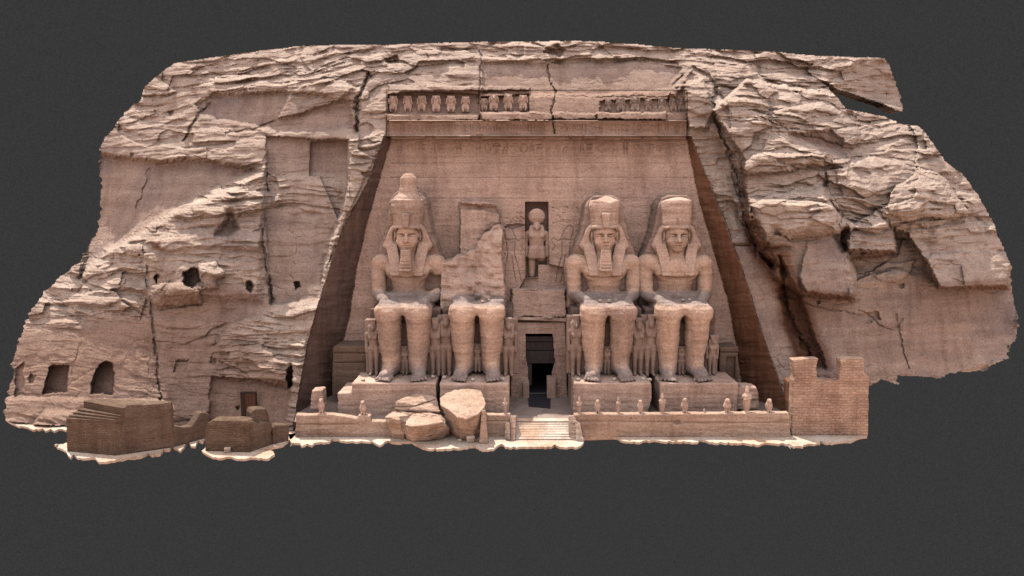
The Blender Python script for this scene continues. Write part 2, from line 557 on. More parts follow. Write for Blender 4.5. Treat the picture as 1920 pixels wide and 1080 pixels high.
relief([(290, 440), (330, 430), (410, 425), (490, 440), (486, 470), (400, 462), (310, 470), (288, 465)], -0.8, 10, 'rampy', a=425, b=468)
relief([(345, 512), (360, 503), (372, 505), (376, 528), (360, 540), (346, 532)], 2.6, 6)                                                       # weathered holes
relief([(290, 520), (296, 514), (299, 518), (293, 530)], 1.5, 4)
relief([(462, 530), (470, 527), (475, 536), (470, 548), (461, 544)], 1.4, 5)
relief([(552, 530), (560, 529), (562, 538), (554, 543)], 1.5, 4)
relief([(372, 492), (405, 488), (410, 500), (424, 508), (420, 520), (408, 525), (410, 542), (380, 545), (378, 528), (372, 510)], -1.1, 14, 'dome')
relief([(280, 532), (340, 528), (376, 545), (380, 570), (340, 574), (290, 574), (278, 560)], -0.9, 14, 'dome')
relief([(540, 690), (546, 684), (550, 694), (548, 722), (542, 726), (537, 712)], 2.6, 5)
rough([(285, 560), (420, 540), (490, 560), (505, 590), (430, 610), (300, 620)], 0.2)
rough([(40, 560), (150, 490), (280, 450), (280, 590), (120, 600)], 0.8)
rough([(25, 620), (280, 600), (300, 750), (15, 780)], 0.16)
rough([(300, 640), (400, 640), (395, 780), (300, 780)], 0.15)
relief([(404, 708), (412, 614), (452, 598), (520, 590), (606, 570), (575, 640), (560, 700), (546, 680), (530, 716), (470, 716)], -0.5, 10)
rough([(404, 704), (412, 614), (520, 580), (606, 566), (572, 650), (560, 690), (470, 712)], 0.95)
rough([(505, 575), (606, 566), (575, 660), (550, 800), (540, 700)], 0.7)
relief([(398, 706), (470, 712), (520, 722), (540, 722), (544, 745), (532, 800), (388, 800)], 0.7, 6)                                           # wall of the small rock chapel
rough([(396, 706), (470, 714), (544, 726), (532, 805), (384, 805)], 0.04, 10)
relief([(80, 738), (86, 716), (96, 685), (130, 684), (126, 735)], 1.9, 4)                                                                    # square niche
relief([(170, 738), (176, 705), (186, 684), (200, 678), (211, 684), (215, 700), (212, 738)], 2.0, 4)                                           # arched niche
relief([(324, 698), (330, 676), (354, 674), (347, 699)], 0.35, 3)
relief([(393, 680), (400, 661), (432, 658), (428, 678)], 0.3, 3)
relief([(52, 708), (58, 700), (66, 704), (62, 718), (54, 718)], 0.5, 5)
relief([(10, 745), (150, 750), (300, 755), (390, 770), (390, 810), (0, 810)], -0.8, 10)
relief([(30, 690), (44, 680), (44, 740), (28, 745)], 0.5, 5)

# --- upper rim and frieze
rough([(330, 117), (700, 83), (1100, 76), (1660, 108), (1500, 150), (1280, 120), (1000, 128), (900, 120), (700, 145), (400, 175)], 0.95)
rough([(700, 140), (905, 130), (905, 172), (730, 176), (690, 210), (700, 260), (676, 260), (670, 200)], 0.4)
relief([(905, 118), (1030, 112), (1200, 110), (1278, 128), (1255, 168), (1120, 178), (905, 176)], 0.5, 6)                                    # smooth face below the rim
rough([(905, 122), (1030, 118), (1200, 116), (1275, 135), (1252, 180), (1120, 182), (905, 176)], 0.05)
rough([(728, 172), (1285, 172), (1292, 258), (725, 258)], 0.05, 8)
relief([(727, 177), (790, 172), (886, 176), (898, 178), (898, 214), (727, 214)], 0.85, 2.5, wob=False)                                        # baboon frieze, left stretch
relief([(902, 182), (992, 176), (992, 212), (902, 212)], 0.9, 2.5, wob=False)
relief([(1125, 190), (1240, 184), (1285, 186), (1285, 212), (1125, 212)], 0.6, 3)
relief([(728, 176), (790, 170), (796, 172), (890, 171), (990, 170), (992, 164), (900, 162), (728, 160)], -0.6, 4)
relief([(992, 178), (1030, 176), (1040, 212), (992, 214)], -0.1, 3)
relief([(900, 211), (990, 209), (1037, 215), (1036, 226), (905, 226)], -1.1, 3)                                                                # projecting ledge
relief([(1118, 212), (1248, 210), (1250, 224), (1122, 224)], -1.1, 3)
relief([(722, 214), (896, 216), (896, 226), (724, 228)], -0.5, 4)
relief([(1037, 212), (1118, 214), (1118, 224), (1040, 224)], -0.5, 4)
crack([(1027, 120), (1030, 150), (1042, 172), (1035, 200), (1036, 222), (1040, 250)], 0.9, 2.5)
crack([(903, 96), (901, 130), (899, 175), (898, 225)], 0.8, 2.5)
crack([(905, 172), (1000, 178), (1120, 182), (1250, 180)], 0.4, 2)
relief([(1282, 150), (1318, 150), (1340, 205), (1325, 240), (1292, 240), (1284, 200)], -1.0, 8)                                             # block at the frieze's end
relief([(1250, 178), (1282, 145), (1300, 130), (1268, 180)], -0.8, 5)
crack([(1300, 130), (1330, 145), (1345, 175), (1362, 190)], 1.2, 6)
crack([(1281, 140), (1262, 165), (1252, 190)], 0.8, 3)
relief([(1045, 82), (1060, 95), (1050, 105), (1020, 98)], 1.2, 8)
relief([(722, 112), (745, 105), (750, 118), (728, 122)], 1.0, 6)

# --- right side
rough([(1300, 120), (1560, 150), (1720, 240), (1880, 440), (1720, 440), (1500, 420), (1420, 300), (1340, 210)], 0.85)
relief([(1292, 250), (1330, 240), (1352, 260), (1390, 335), (1402, 420), (1450, 495), (1468, 560), (1488, 640), (1510, 690), (1500, 760), (1478, 730), (1400, 600), (1345, 430)], 0.4, 8)
rough([(1292, 250), (1330, 240), (1356, 300), (1372, 420), (1360, 480), (1340, 420)], 0.6)
rough([(1380, 470), (1450, 500), (1500, 690), (1480, 740), (1400, 600)], 0.1)
relief([(1338, 205), (1362, 250), (1396, 300), (1392, 345), (1403, 385), (1408, 420), (1424, 470), (1452, 492), (1450, 520), (1510, 555), (1600, 560), (1606, 520), (1590, 470),
        (1680, 472), (1676, 430), (1700, 440), (1740, 500), (1760, 540), (1890, 540), (1905, 440), (1700, 200), (1400, 150)], -2.9, 8)
crack([(1340, 196), (1345, 230), (1372, 290), (1386, 330), (1392, 380), (1402, 430), (1440, 490), (1466, 505), (1470, 560), (1490, 620), (1522, 672)], 1.6, 7)
relief([(1462, 480), (1500, 560), (1520, 620), (1548, 690), (1505, 690), (1478, 620), (1466, 560)], 1.7, 12)
relief([(1392, 330), (1480, 322), (1520, 310), (1545, 312), (1550, 290), (1420, 285), (1390, 305)], -1.5, 16, 'dome')
relief([(1405, 385), (1440, 365), (1552, 350), (1576, 400), (1578, 440), (1480, 450), (1455, 435), (1430, 470), (1415, 450)], -1.8, 24, 'dome')
relief([(1515, 445), (1578, 440), (1592, 500), (1606, 545), (1600, 560), (1512, 548), (1498, 520)], -1.5, 6, 'rampy', a=440, b=550)
relief([(1590, 540), (1610, 540), (1613, 560), (1600, 568), (1588, 562)], -0.8, 8, 'dome')
relief([(1590, 400), (1650, 395), (1670, 430), (1680, 474), (1640, 480), (1592, 484), (1586, 440)], -1.6, 6, 'rampy', a=400, b=480)
relief([(1735, 480), (1800, 470), (1895, 475), (1892, 536), (1760, 540)], -1.8, 8, 'rampy', a=450, b=540)
crack([(1548, 325), (1552, 365), (1570, 400), (1578, 440), (1585, 470)], 1.7, 5)
crack([(1645, 395), (1668, 420), (1685, 450), (1680, 478)], 1.0, 7)

relief([(1560, 440), (1590, 425), (1590, 470), (1578, 470)], 1.4, 10)
rough([(1480, 440), (1580, 440), (1606, 556), (1500, 545)], 0.25)
rough([(1470, 560), (1600, 565), (1740, 500), (1900, 545), (1905, 650), (1780, 705), (1500, 700)], 0.1)
rough([(1590, 430), (1680, 430), (1680, 480), (1590, 480)], 0.35)
rough([(1700, 470), (1895, 470), (1892, 540), (1750, 540)], 0.4)
relief([(1480, 250), (1560, 245), (1580, 262), (1585, 290), (1540, 275), (1490, 260)], 0.5, 10)
rough([(1480, 250), (1560, 245), (1580, 262), (1585, 295), (1540, 275)], 0.05)
relief([(1395, 420), (1420, 415), (1460, 500), (1450, 505), (1425, 480)], 0.9, 8)
crack([(1680, 590), (1690, 640), (1705, 690)], 0.5, 3)
crack([(1610, 580), (1650, 610), (1680, 620), (1690, 600)], 0.4, 3)
crack([(1500, 565), (1560, 580), (1610, 590)], 0.4, 2.5)
relief([(1610, 590), (1645, 585), (1650, 600), (1620, 606)], 0.5, 5)
for hx, hy, hr in [(1690, 538, 5), (1535, 565, 4), (320, 212, 4), (248, 290, 4), (445, 765, 4), (655, 470, 4)]:
    relief([(hx - hr, hy - hr * .6), (hx + hr, hy - hr * .8), (hx + hr * .7, hy + hr * .7), (hx - hr * .4, hy + hr)], 0.5, 5)

relief([(1560, 300), (1640, 290), (1760, 330), (1820, 400), (1740, 430), (1660, 400), (1580, 370)], -1.2, 40, 'dome')
relief([(1420, 215), (1540, 190), (1640, 240), (1600, 280), (1480, 245)], -1.0, 30, 'dome')
# --- sandstone strata: overhanging ledges, blocks, small roughness
Yb0 = Y.copy()
T0 = (Y - CAMY) / RY
X0, Z0 = RX * T0, CAMZ + RZ * T0
dip = 0.10 * np.clip(-X0 - 12, 0, 40) - 0.02 * np.clip(X0 - 25, 0, 40)
wz = Z0 + dip * np.sin(np.clip((Z0 - 14) / 20, -1, 1)) + 1.1 * fbm2(X0 / 11, Z0 / 6, 21, 3)


def ledges(h, amp, lx, seed, sharp=0.13):
    zz = wz / h + 0.55 * fbm2(X0 / lx, Z0 / (3 * h), seed, 3)
    i = np.floor(zz)
    f = (zz - i).astype(np.float32)
    # each bed has its own run of lengths and its own overhang
    bx = X0 / lx + 3.7 * _hash(i.astype(np.int64), np.zeros_like(i, np.int64), np.zeros_like(i, np.int64), seed)
    ov = noise2(bx * 1.7, i * 7.3, seed + 3) * 0.75 + 0.5 + 0.5 * noise2(bx * 4.3, i * 5.1, seed + 4)
    prof = np.where(f < sharp, (1 - f / sharp) * 1.0, (f - sharp) / (1 - sharp))      # undercut, then sloping back upwards
    return (amp * np.clip(ov, 0, 1.4) * (prof - 0.5)).astype(np.float32)


R1 = np.clip(ROUGH + 0.25 * fbm2(X0 / 5, Z0 / 3, 31, 3) * (ROUGH > 0.1), 0, 1)
patch = sstep(-0.25, 0.3, fbm2(X0 / 6, Z0 / 2.2, 41, 3))
d = R1 * (ledges(3.4, 0.8, 5.0, 47, 0.10) + ledges(1.7, 0.62, 4.5, 51) + ledges(0.78, 0.56, 2.2, 61) * (0.25 + 0.75 * patch) + ledges(0.36, 0.33, 1.5, 71) * (0.5 + 0.5 * patch))
d += (0.35 - 0.2 * R1) * ledges(0.5, 0.22, 2.6, 75) * sstep(-0.1, 0.5, fbm2(X0 / 4, Z0 / 1.5, 77, 3))
blocky = sstep(0.15, 0.7, R1)
cd, cv = cells(X0 / 5.0 + 0.35 * fbm2(X0 / 3, Z0 / 3, 81, 3), wz / 1.5 + 0.3 * fbm2(X0 / 4, Z0 / 2, 83, 3), 85)
d += blocky * (cv - 0.5) * 0.9
cdb, cvb = cells(X0 / 8.5 + 0.3 * fbm2(X0 / 5, Z0 / 5, 181, 3), wz / 3.6 + 0.25 * fbm2(X0 / 5, Z0 / 4, 183, 3), 185)
rgt = 0.55 + 0.45 * (X0 > 22)
d += blocky * rgt * ((cvb - 0.5) * 1.7 - 0.5 * np.clip(cdb / 0.25, 0, 1))
cd2, cv2 = cells(X0 / 2.2 + 0.3 * fbm2(X0, Z0, 87, 3), wz / 0.55 + 0.2 * fbm2(X0 / 2, Z0, 88, 2), 89)
d += sstep(0.4, 1.0, R1) * (cv2 - 0.5) * 0.40
d += 0.05 * fbm2(X0 / 0.9, Z0 / 0.5, 91, 3) + (0.14 * R1) * fbm2(X0 / 0.8, wz / 0.28, 93, 4)
# hairline joints in the smoother faces
cd3, cv3 = cells(X0 / 5.5 + 0.5 * fbm2(X0 / 3, Z0 / 3, 95, 3), Z0 / 2.6 + 0.35 * fbm2(X0 / 3, Z0 / 3, 97, 3), 99)
d += (1 - blocky) * (0.12 * np.exp(-(cd3 / 0.018) ** 2) * sstep(0.0, 0.4, fbm2(X0 / 5, Z0 / 5, 101, 2)) + 0.12 * (cv3 - 0.5) * (R1 > 0.08))

k_ = np.pad(d, 1, mode='edge')
d = 0.5 * d + 0.125 * (k_[2:, 1:-1] + k_[:-2, 1:-1] + k_[1:-1, 2:] + k_[1:-1, :-2])        # blown sand rounds the thinnest edges

# --- the recess: battered back wall and two side walls, cut clean
L_F = [(200, 722), (252, 722), (340, 690), (430, 641), (540, 605), (640, 577), (720, 562), (815, 548), (845, 546)]
L_B = [(200, 733), (258, 734), (340, 711), (400, 693), (500, 670), (600, 654), (650, 642), (775, 618), (845, 600)]
R_F = [(200, 1294), (252, 1295), (300, 1313), (380, 1346), (430, 1366), (520, 1397), (570, 1413), (640, 1435), (700, 1457), (740, 1471), (815, 1481), (845, 1481)]
R_B = [(200, 1286), (258, 1287), (380, 1311), (430, 1326), (520, 1352), (570, 1366), (640, 1379), (700, 1387), (775, 1404), (845, 1420)]


def edge(pts):
    wob = 1.5 * fbm2(gy / 18, gy * 0 + pts[0][1], 7, 3)[:, None]
    return np.interp(gy, [p[0] for p in pts], [p[1] for p in pts])[:, None] + wob


lf, lb, rf, rb = edge(L_F), edge(L_B), edge(R_F), edge(R_B)
yf = yfront(gy)[:, None]
BACK0, BACKS = -5.6, 0.211


def back_t(rx, ry, rz):
    return (-BACK0 + CAMY * -1 + BACKS * (CAMZ - FLOOR)) / (ry - BACKS * rz)


YBK = CAMY + RY * ((-CAMY + BACK0 + BACKS * (CAMZ - FLOOR)) / (RY - BACKS * RZ))
inrec = (PY > 255)
tl = np.clip((PX - lf) / (lb - lf), 0, 1)
tr = np.clip((rf - PX) / (rf - rb), 0, 1)
reg = np.ones(PX.shape, np.int8)
Y = Y + d
m_l = inrec & (PX >= lf) & (PX < lb)
m_r = inrec & (PX <= rf) & (PX > rb)
m_b = inrec & (PX >= lb) & (PX <= rb)
# rows of the edge depth: take the rock's own depth next to the cut so that the arris closes
chip = 0.10 * fbm2(PX / 9, PY / 30, 111, 3) + 0.10 * fbm2(PX / 40, PY / 9, 112, 3)
Y = np.where(m_l, yf + 0.1 + (YBK - yf) * tl + chip * 1.5, Y)
Y = np.where(m_r, yf + 0.1 + (YBK - yf) * tr + chip * 1.5, Y)
wall_tex = 0.05 * fbm2(PX / 30, PY / 5, 121, 4) + 0.03 * fbm2(PX / 4, PY / 3, 122, 2)
Y = np.where(m_b, YBK + wall_tex, Y)
reg[m_b], reg[m_l], reg[m_r] = 2, 3, 4
top = (PY <= 255) & (PY > 168) & (PX > 724) & (PX < 1290)
reg[top] = 2
Y = Y.astype(np.float32)

# --- carving on the facade
def roll(x0, x1, yc, r, out, broken=()):
    s = (slice(np.searchsorted(gy, yc - r), np.searchsorted(gy, yc + r)), slice(np.searchsorted(gx, x0), np.searchsorted(gx, x1)))
    q = np.clip(1 - ((PY[s] + 1.2 * noise2(PX[s] / 25, PX[s] * 0, 3) - yc) / r) ** 2, 0, 1)
    k = np.ones_like(q)
    for a, b in broken:
        k *= 1 - sstep(a - 4, a + 2, PX[s]) * (1 - sstep(b - 2, b + 4, PX[s])) * 0.75
    Y[s] -= (out * np.sqrt(q) * k).astype(np.float32)


roll(732, 1287, 257.5, 5.0, 0.75, ((884, 900), (1022, 1066), (1072, 1092), (1120, 1165), (1205, 1235), (800, 812)))
s = (slice(np.searchsorted(gy, 226), np.searchsorted(gy, 253)), slice(np.searchsorted(gx, 730), np.searchsorted(gx, 1288)))
tt = (252 - PY[s]) / 26
Y[s] -= (0.12 + 0.85 * tt ** 2 * (0.6 + 0.4 * (PX[s] > 897))).astype(np.float32)
gl = np.random.default_rng(11)


def groove(pts, depth=0.16, w=1.2):
    s, X_, Y_ = region(pts, 8, wob=False)
    if X_.size == 0: return
    dd = line_d(X_, Y_, pts)
    Y[s] = np.where(reg[s] == 2, Y[s] + depth * np.exp(-(dd / w) ** 2), Y[s]).astype(np.float32)


def ring(cx_, cy_, r, a0=0, a1=360, n=12, ry=None):
    ry = ry or r
    return [(cx_ + r * math.cos(math.radians(a0 + (a1 - a0) * i / n)), cy_ + ry * math.sin(math.radians(a0 + (a1 - a0) * i / n))) for i in range(n + 1)]


# cornice: upright cartouches and strokes
x = 738.0
while x < 1284:
    h0, h1 = 233 + gl.uniform(0, 3), 247 - gl.uniform(0, 3)
    if gl.random() < 0.3:
        groove(ring(x + 2, (h0 + h1) / 2, 2.6, ry=(h1 - h0) / 2), 0.08, 1.0)
        x += 9
    else:
        groove([(x, h0), (x, h1)], 0.10 * gl.uniform(0.5, 1), 1.0)
        x += gl.uniform(4, 7)
# frieze of large signs below the torus roll
x = 744.0
y0, y1 = 266, 288
while x < 1280:
    k, w = gl.integers(0, 9), gl.uniform(9, 15)
    ym, D = (y0 + y1) / 2, gl.uniform(0.05, 0.13)
    if k == 0: groove(ring(x + w / 2, ym, w / 2.3, ry=9), D)
    elif k == 1: groove([(x, y1), (x, y0), (x + w * .7, y0), (x + w * .7, y1)], D)
    elif k == 2: groove([(x, y0 + 4), (x + w * .8, y0 + 4)], D); groove([(x, ym + 2), (x + w * .25, ym - 2), (x + w * .5, ym + 2), (x + w * .8, ym - 2)], D); groove([(x, y1 - 2), (x + w * .8, y1 - 2)], D)
    elif k == 3: groove(ring(x + w / 2, y0 + 7, w / 2.4, 180, 360), D); groove([(x, y0 + 7), (x + w, y0 + 7)], D); groove([(x + 2, y1), (x + w - 2, ym + 3)], D)
    elif k == 4: groove([(x, y1), (x + w * .4, y0), (x + w * .8, y1)], D); groove([(x + 2, ym + 3), (x + w * .6, ym + 3)], D)
    elif k == 5: groove([(x, y1), (x + 2, ym), (x + w * .5, ym - 3), (x + w * .6, y0 + 2), (x + w * .9, y0 + 3), (x + w * .7, ym), (x + w * .6, y1)], D)
    elif k == 6: groove(ring(x + w / 2, ym, w / 2.6), D); groove(ring(x + w / 2, ym, w / 6), D)
    elif k == 7: groove([(x + 2, y0), (x + 2, y1)], D); groove([(x + 8, y0), (x + 8, y1)], D); groove([(x + 2, ym), (x + 8, ym)], D)
    else: groove([(x + w, y0 + 2), (x + 1, ym), (x + w, y1 - 2)], D)
    x += w + gl.uniform(2, 6)
groove([(742, 263), (1280, 263)], 0.08)
groove([(740, 292), (1283, 293)], 0.07)
# saw cuts of the relocation, thin and straight
for yy, xa, xb in [(372, 800, 1086), (372, 1160, 1216), (424, 805, 858), (306, 735, 1296), (333, 730, 1300), (470, 870, 985), (508, 870, 985)]:
    groove([(xa, yy), (xb, yy + 0.6)], 0.07, 0.9)
# the two incised kings beside the niche
for sgn, ox in ((1, 957), (-1, 1062)):
    g = lambda pts: groove([(ox + sgn * a, b) for a, b in pts], 0.11, 1.1)
    g([(-12, 440), (-14, 428), (-6, 423), (2, 430), (6, 440), (9, 445)])
    g([(-12, 440), (-9, 447), (-18, 452), (-8, 450), (8, 449), (16, 452), (24, 446), (28, 452), (20, 462), (26, 470)])
    g([(-18, 452), (-16, 470), (-10, 478)])
    g([(-8, 455), (-6, 480), (-11, 500), (-12, 530)])
    g([(8, 452), (7, 478), (14, 500), (20, 530)])
    g([(2, 480), (5, 505), (10, 530)])
    g([(-4, 418), (10, 415), (24, 419)])
for q in range(26):
    gx_, gy_ = (gl.uniform(940, 982), gl.uniform(392, 415)) if q % 2 else (gl.uniform(1030, 1085), gl.uniform(385, 415))
    groove([(gx_, gy_), (gx_ + gl.uniform(2, 6), gy_ + gl.uniform(-2, 4))], 0.1, 1.0)
# reliefs and doorway frame
relief([(985, 379), (1027, 379), (1029, 488), (1030, 496), (1009, 495), (1008, 519), (985, 522)], 2.0, 1.6, wob=False)                                   # niche of the falcon-headed god
relief([(1009, 495), (1030, 496), (1056, 502), (1060, 542), (975, 540), (984, 523), (1008, 520)], 0.8, 2, wob=False)                                   # broken patch below the niche
relief([(960, 540), (1060, 540), (1062, 596), (955, 594)], -0.6, 5)
relief([(958, 594), (1064, 597), (1064, 604), (958, 600)], -0.9, 2, wob=False)
relief([(962, 604), (1060, 604), (1066, 790), (955, 790)], -0.55, 2, wob=False)
crack([(975, 541), (1000, 544), (1057, 542)], 0.35, 1.8)
# scar and remaining back slab of the fallen colossus
relief([(862, 378), (905, 376), (930, 384), (938, 402), (935, 422), (948, 428), (940, 470), (940, 590), (836, 590), (836, 492), (862, 474)], -1.1, 2.5)
relief([(862, 381), (930, 388), (936, 404), (915, 396), (905, 392), (862, 392)], 0.6, 6)
relief([(945, 424), (970, 418), (985, 422), (960, 430)], 0.5, 4)
crack([(935, 420), (905, 440), (895, 470), (888, 495)], 0.5, 8)

# --- floors: never below ground, nor below the terrace inside the recess
XG, YG, _ = on_z(PX, PY, 0.0)
YG = np.where(RZ < -0.01, YG, 1e6)
YT = np.where(RZ < -0.01, on_z(PX, PY, FLOOR)[1], 1e6)
inside = (reg >= 2) & (PY > 500)
fl = inside & (Y > YT)
Y = np.where(fl, YT, Y)
reg[fl] = 5
gr = (reg == 1) & (Y > YG)
Y = np.where(gr, YG, Y)

# --- outline of the surviving rock
OUT = [(330, 117), (400, 107), (470, 97), (560, 86), (650, 83), (720, 84), (800, 80), (900, 78), (1000, 77), (1080, 76), (1110, 77), (1200, 83), (1280, 90),
       (1370, 93), (1440, 95), (1520, 103), (1600, 106), (1659, 108), (1668, 120), (1676, 145), (1688, 180), (1695, 209), (1680, 208), (1660, 196), (1620, 184),
       (1590, 173), (1570, 168), (1556, 158), (1541, 153), (1560, 170), (1580, 195), (1588, 204), (1620, 210), (1660, 218), (1690, 232), (1725, 236), (1745, 260),
       (1772, 300), (1788, 314), (1805, 324), (1830, 360), (1855, 400), (1868, 425), (1873, 445), (1885, 470), (1897, 500), (1895, 520), (1900, 560), (1908, 590),
       (1913, 610), (1908, 632), (1895, 650), (1890, 655), (1893, 672), (1870, 680), (1850, 695), (1830, 697), (1800, 698), (1775, 702), (1765, 712), (1750, 708),
       (1710, 707), (1680, 704), (1690, 722), (1650, 712), (1636, 722), (1560, 745), (1490, 750), (1484, 842), (545, 842), (545, 812), (480, 806), (385, 806), (320, 806), (135, 798), (70, 797),
       (10, 790), (8, 770), (15, 740), (25, 700), (22, 680), (35, 640), (50, 600), (65, 570), (90, 540), (120, 515), (150, 490), (170, 455), (180, 440), (188, 400),
       (190, 350), (184, 300), (186, 280), (195, 260), (215, 235), (235, 210), (265, 185), (268, 165), (290, 145), (310, 130)]
jag = np.where(PX < 260, 1.0, 0.45) + 0.6 * (PX > 1500) * (PY > 600)
OX = PX + jag * (4 * noise2(PX / 9, PY / 7, 201) + 2.5 * noise2(PX / 3.5, PY / 3.5, 203))
OY = PY + 0.35 * jag * (3 * noise2(PX / 9, PY / 7, 205) + 2 * noise2(PX / 3.5, PY / 3.5, 207))
keep = poly_sd(OX, OY, OUT) > 0
DOOR = [(987, 626), (1036, 626), (1040, 680), (1034, 700), (1032, 760), (1032, 800), (990, 800), (990, 690), (986, 670)]
indoor = poly_sd(PX, PY, DOOR) > 0
keep &= ~(indoor & (reg == 2))
reg[~keep] = 0
reg[(reg == 5) & (Y < -14.2)] = 0
reg[(PY > 810) & (reg >= 2)] = 0

T = (Y - CAMY) / RY
GX3 = np.stack([RX * T, Y, CAMZ + RZ * T], -1)


def sheet(mask, back=2.5):
    """quads of the grid inside mask plus a rim of real thickness behind its border"""
    q = mask[:-1, :-1] & mask[1:, :-1] & mask[:-1, 1:] & mask[1:, 1:]
    h, w = mask.shape
    idx = np.arange(h * w).reshape(h, w)
    F = np.stack([idx[:-1, :-1][q], idx[1:, :-1][q], idx[1:, 1:][q], idx[:-1, 1:][q]], 1)
    # border edges: cell sides whose neighbour cell is missing
    pq = np.pad(q, 1)
    E = []
    for (dj, di, a, b) in ((-1, 0, (0, 1), (0, 0)), (1, 0, (1, 0), (1, 1)), (0, -1, (0, 0), (1, 0)), (0, 1, (1, 1), (0, 1))):
        bd = q & ~pq[1 + dj:1 + dj + h - 1, 1 + di:1 + di + w - 1]
        j, i = np.nonzero(bd)
        E.append(np.stack([idx[j + a[0], i + a[1]], idx[j + b[0], i + b[1]]], 1))
    E = np.concatenate(E)
    used = np.unique(F)
    rim = np.unique(E)
    remap = np.full(h * w, -1, np.int64)
    remap[used] = np.arange(len(used))
    rmap = np.full(h * w, -1, np.int64)
    rmap[rim] = len(used) + np.arange(len(rim))
    P3 = GX3.reshape(-1, 3)
    V = np.concatenate([P3[used], P3[rim] + np.array([0, back, 0])])
    F = np.concatenate([remap[F], np.stack([remap[E[:, 0]], remap[E[:, 1]], rmap[E[:, 1]], rmap[E[:, 0]]], 1)])
    return V, F


ATT = {}


def sheet_attr(o, mask):
    """carry the painted weathering and shade onto the mesh points (same order as sheet())"""
    q = mask[:-1, :-1] & mask[1:, :-1] & mask[:-1, 1:] & mask[1:, 1:]
    v = np.zeros(mask.shape, bool)
    v[:-1, :-1] |= q; v[1:, :-1] |= q; v[:-1, 1:] |= q; v[1:, 1:] |= q
    n = len(o.data.vertices)
    for k, A_ in ATT.items():
        a = o.data.attributes.new(k, 'FLOAT', 'POINT')
        w = np.zeros(n, np.float32)
        u = A_[v]
        w[:len(u)] = u
        a.data.foreach_set('value', w)


SHADE_BROWN = np.zeros(PX.shape, np.float32)  # dark brown painting shade into the crevice and overhang undersides
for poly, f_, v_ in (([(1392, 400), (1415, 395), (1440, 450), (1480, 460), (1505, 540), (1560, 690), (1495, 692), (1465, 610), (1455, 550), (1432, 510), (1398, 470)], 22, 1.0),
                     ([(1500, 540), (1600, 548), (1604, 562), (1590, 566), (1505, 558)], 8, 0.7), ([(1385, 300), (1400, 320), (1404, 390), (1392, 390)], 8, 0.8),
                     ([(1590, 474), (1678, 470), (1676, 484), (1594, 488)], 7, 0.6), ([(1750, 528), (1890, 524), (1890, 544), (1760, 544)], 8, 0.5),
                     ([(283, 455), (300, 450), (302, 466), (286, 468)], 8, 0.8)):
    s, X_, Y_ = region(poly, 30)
    SHADE_BROWN[s] = np.maximum(SHADE_BROWN[s], v_ * sstep(-f_ / 2, f_ / 2, poly_sd(X_, Y_, poly)))
BROWN = np.zeros(PX.shape, np.float32)
for poly, f_, v_ in (([(0, 620), (120, 600), (280, 560), (420, 610), (560, 700), (560, 830), (0, 830)], 90, 1.0), ([(280, 500), (420, 540), (480, 600), (420, 640), (290, 620)], 40, 0.6),
                     ([(720, 150), (1290, 150), (1290, 230), (720, 230)], 30, 0.4), ([(1500, 480), (1600, 560), (1480, 640)], 30, 0.5)):
    s, X_, Y_ = region(poly, 60)
    sd_ = poly_sd(X_, Y_, poly) + 25 * fbm2(PX[s] / 60, PY[s] / 20, 301, 3)
    BROWN[s] = np.maximum(BROWN[s], v_ * sstep(-f_ / 2, f_ / 2, sd_))
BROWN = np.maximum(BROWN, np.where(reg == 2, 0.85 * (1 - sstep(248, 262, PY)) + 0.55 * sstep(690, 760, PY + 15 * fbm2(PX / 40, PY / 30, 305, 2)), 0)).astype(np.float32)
ATT = {'weathered': sstep(0.12, 0.75, R1) * (0.75 + 0.25 * patch), 'shade_brown': SHADE_BROWN, 'brown': BROWN}


def grow(m):
    g = m.copy()
    g[1:] |= m[:-1]; g[:-1] |= m[1:]; g[:, 1:] |= m[:, :-1]; g[:, :-1] |= m[:, 1:]
    return g


mk = (reg == 1) | (grow(grow(reg == 1)) & (reg > 1) & (PY < 815) & (reg != 5))
V, F = sheet(mk)
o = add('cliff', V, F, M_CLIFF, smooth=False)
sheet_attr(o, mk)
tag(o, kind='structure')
V, F = sheet((reg == 5) | (grow(reg == 5) & (reg >= 2)), 0.0)
tag(add('terrace_floor', V, F, M_DUST), kind='structure')
FACADE = empty('rock_cut_facade', (3.2, -5.0, 0), 'tall battered facade wall carved back into the cliff behind the seated giants', 'facade')
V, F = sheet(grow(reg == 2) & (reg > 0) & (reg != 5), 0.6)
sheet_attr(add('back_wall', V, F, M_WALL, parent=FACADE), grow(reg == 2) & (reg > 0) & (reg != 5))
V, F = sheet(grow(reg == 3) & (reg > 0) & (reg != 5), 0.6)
tag(add('side_wall', V, F, M_SIDE, parent=FACADE), 'left side wall of the recess, striped by chisels, with shade painted into its dark colour')
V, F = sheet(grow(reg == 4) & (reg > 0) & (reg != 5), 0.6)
tag(add('side_wall', V, F, M_BROWN, parent=FACADE), 'right side wall of the recess, brown with shade painted in')

# ================================================================== sculpting: signed distance volumes meshed with surface nets
def s_ell(c, r):
    c, r = np.array(c, float), np.array(r, float)

    def f(x, y, z):
        a, b, e = (x - c[0]) / r[0], (y - c[1]) / r[1], (z - c[2]) / r[2]
        k0 = np.sqrt(a * a + b * b + e * e)
        k1 = np.sqrt((a / r[0]) ** 2 + (b / r[1]) ** 2 + (e / r[2]) ** 2) + 1e-6
        return k0 * (k0 - 1) / k1
    return f, c - r, c + r


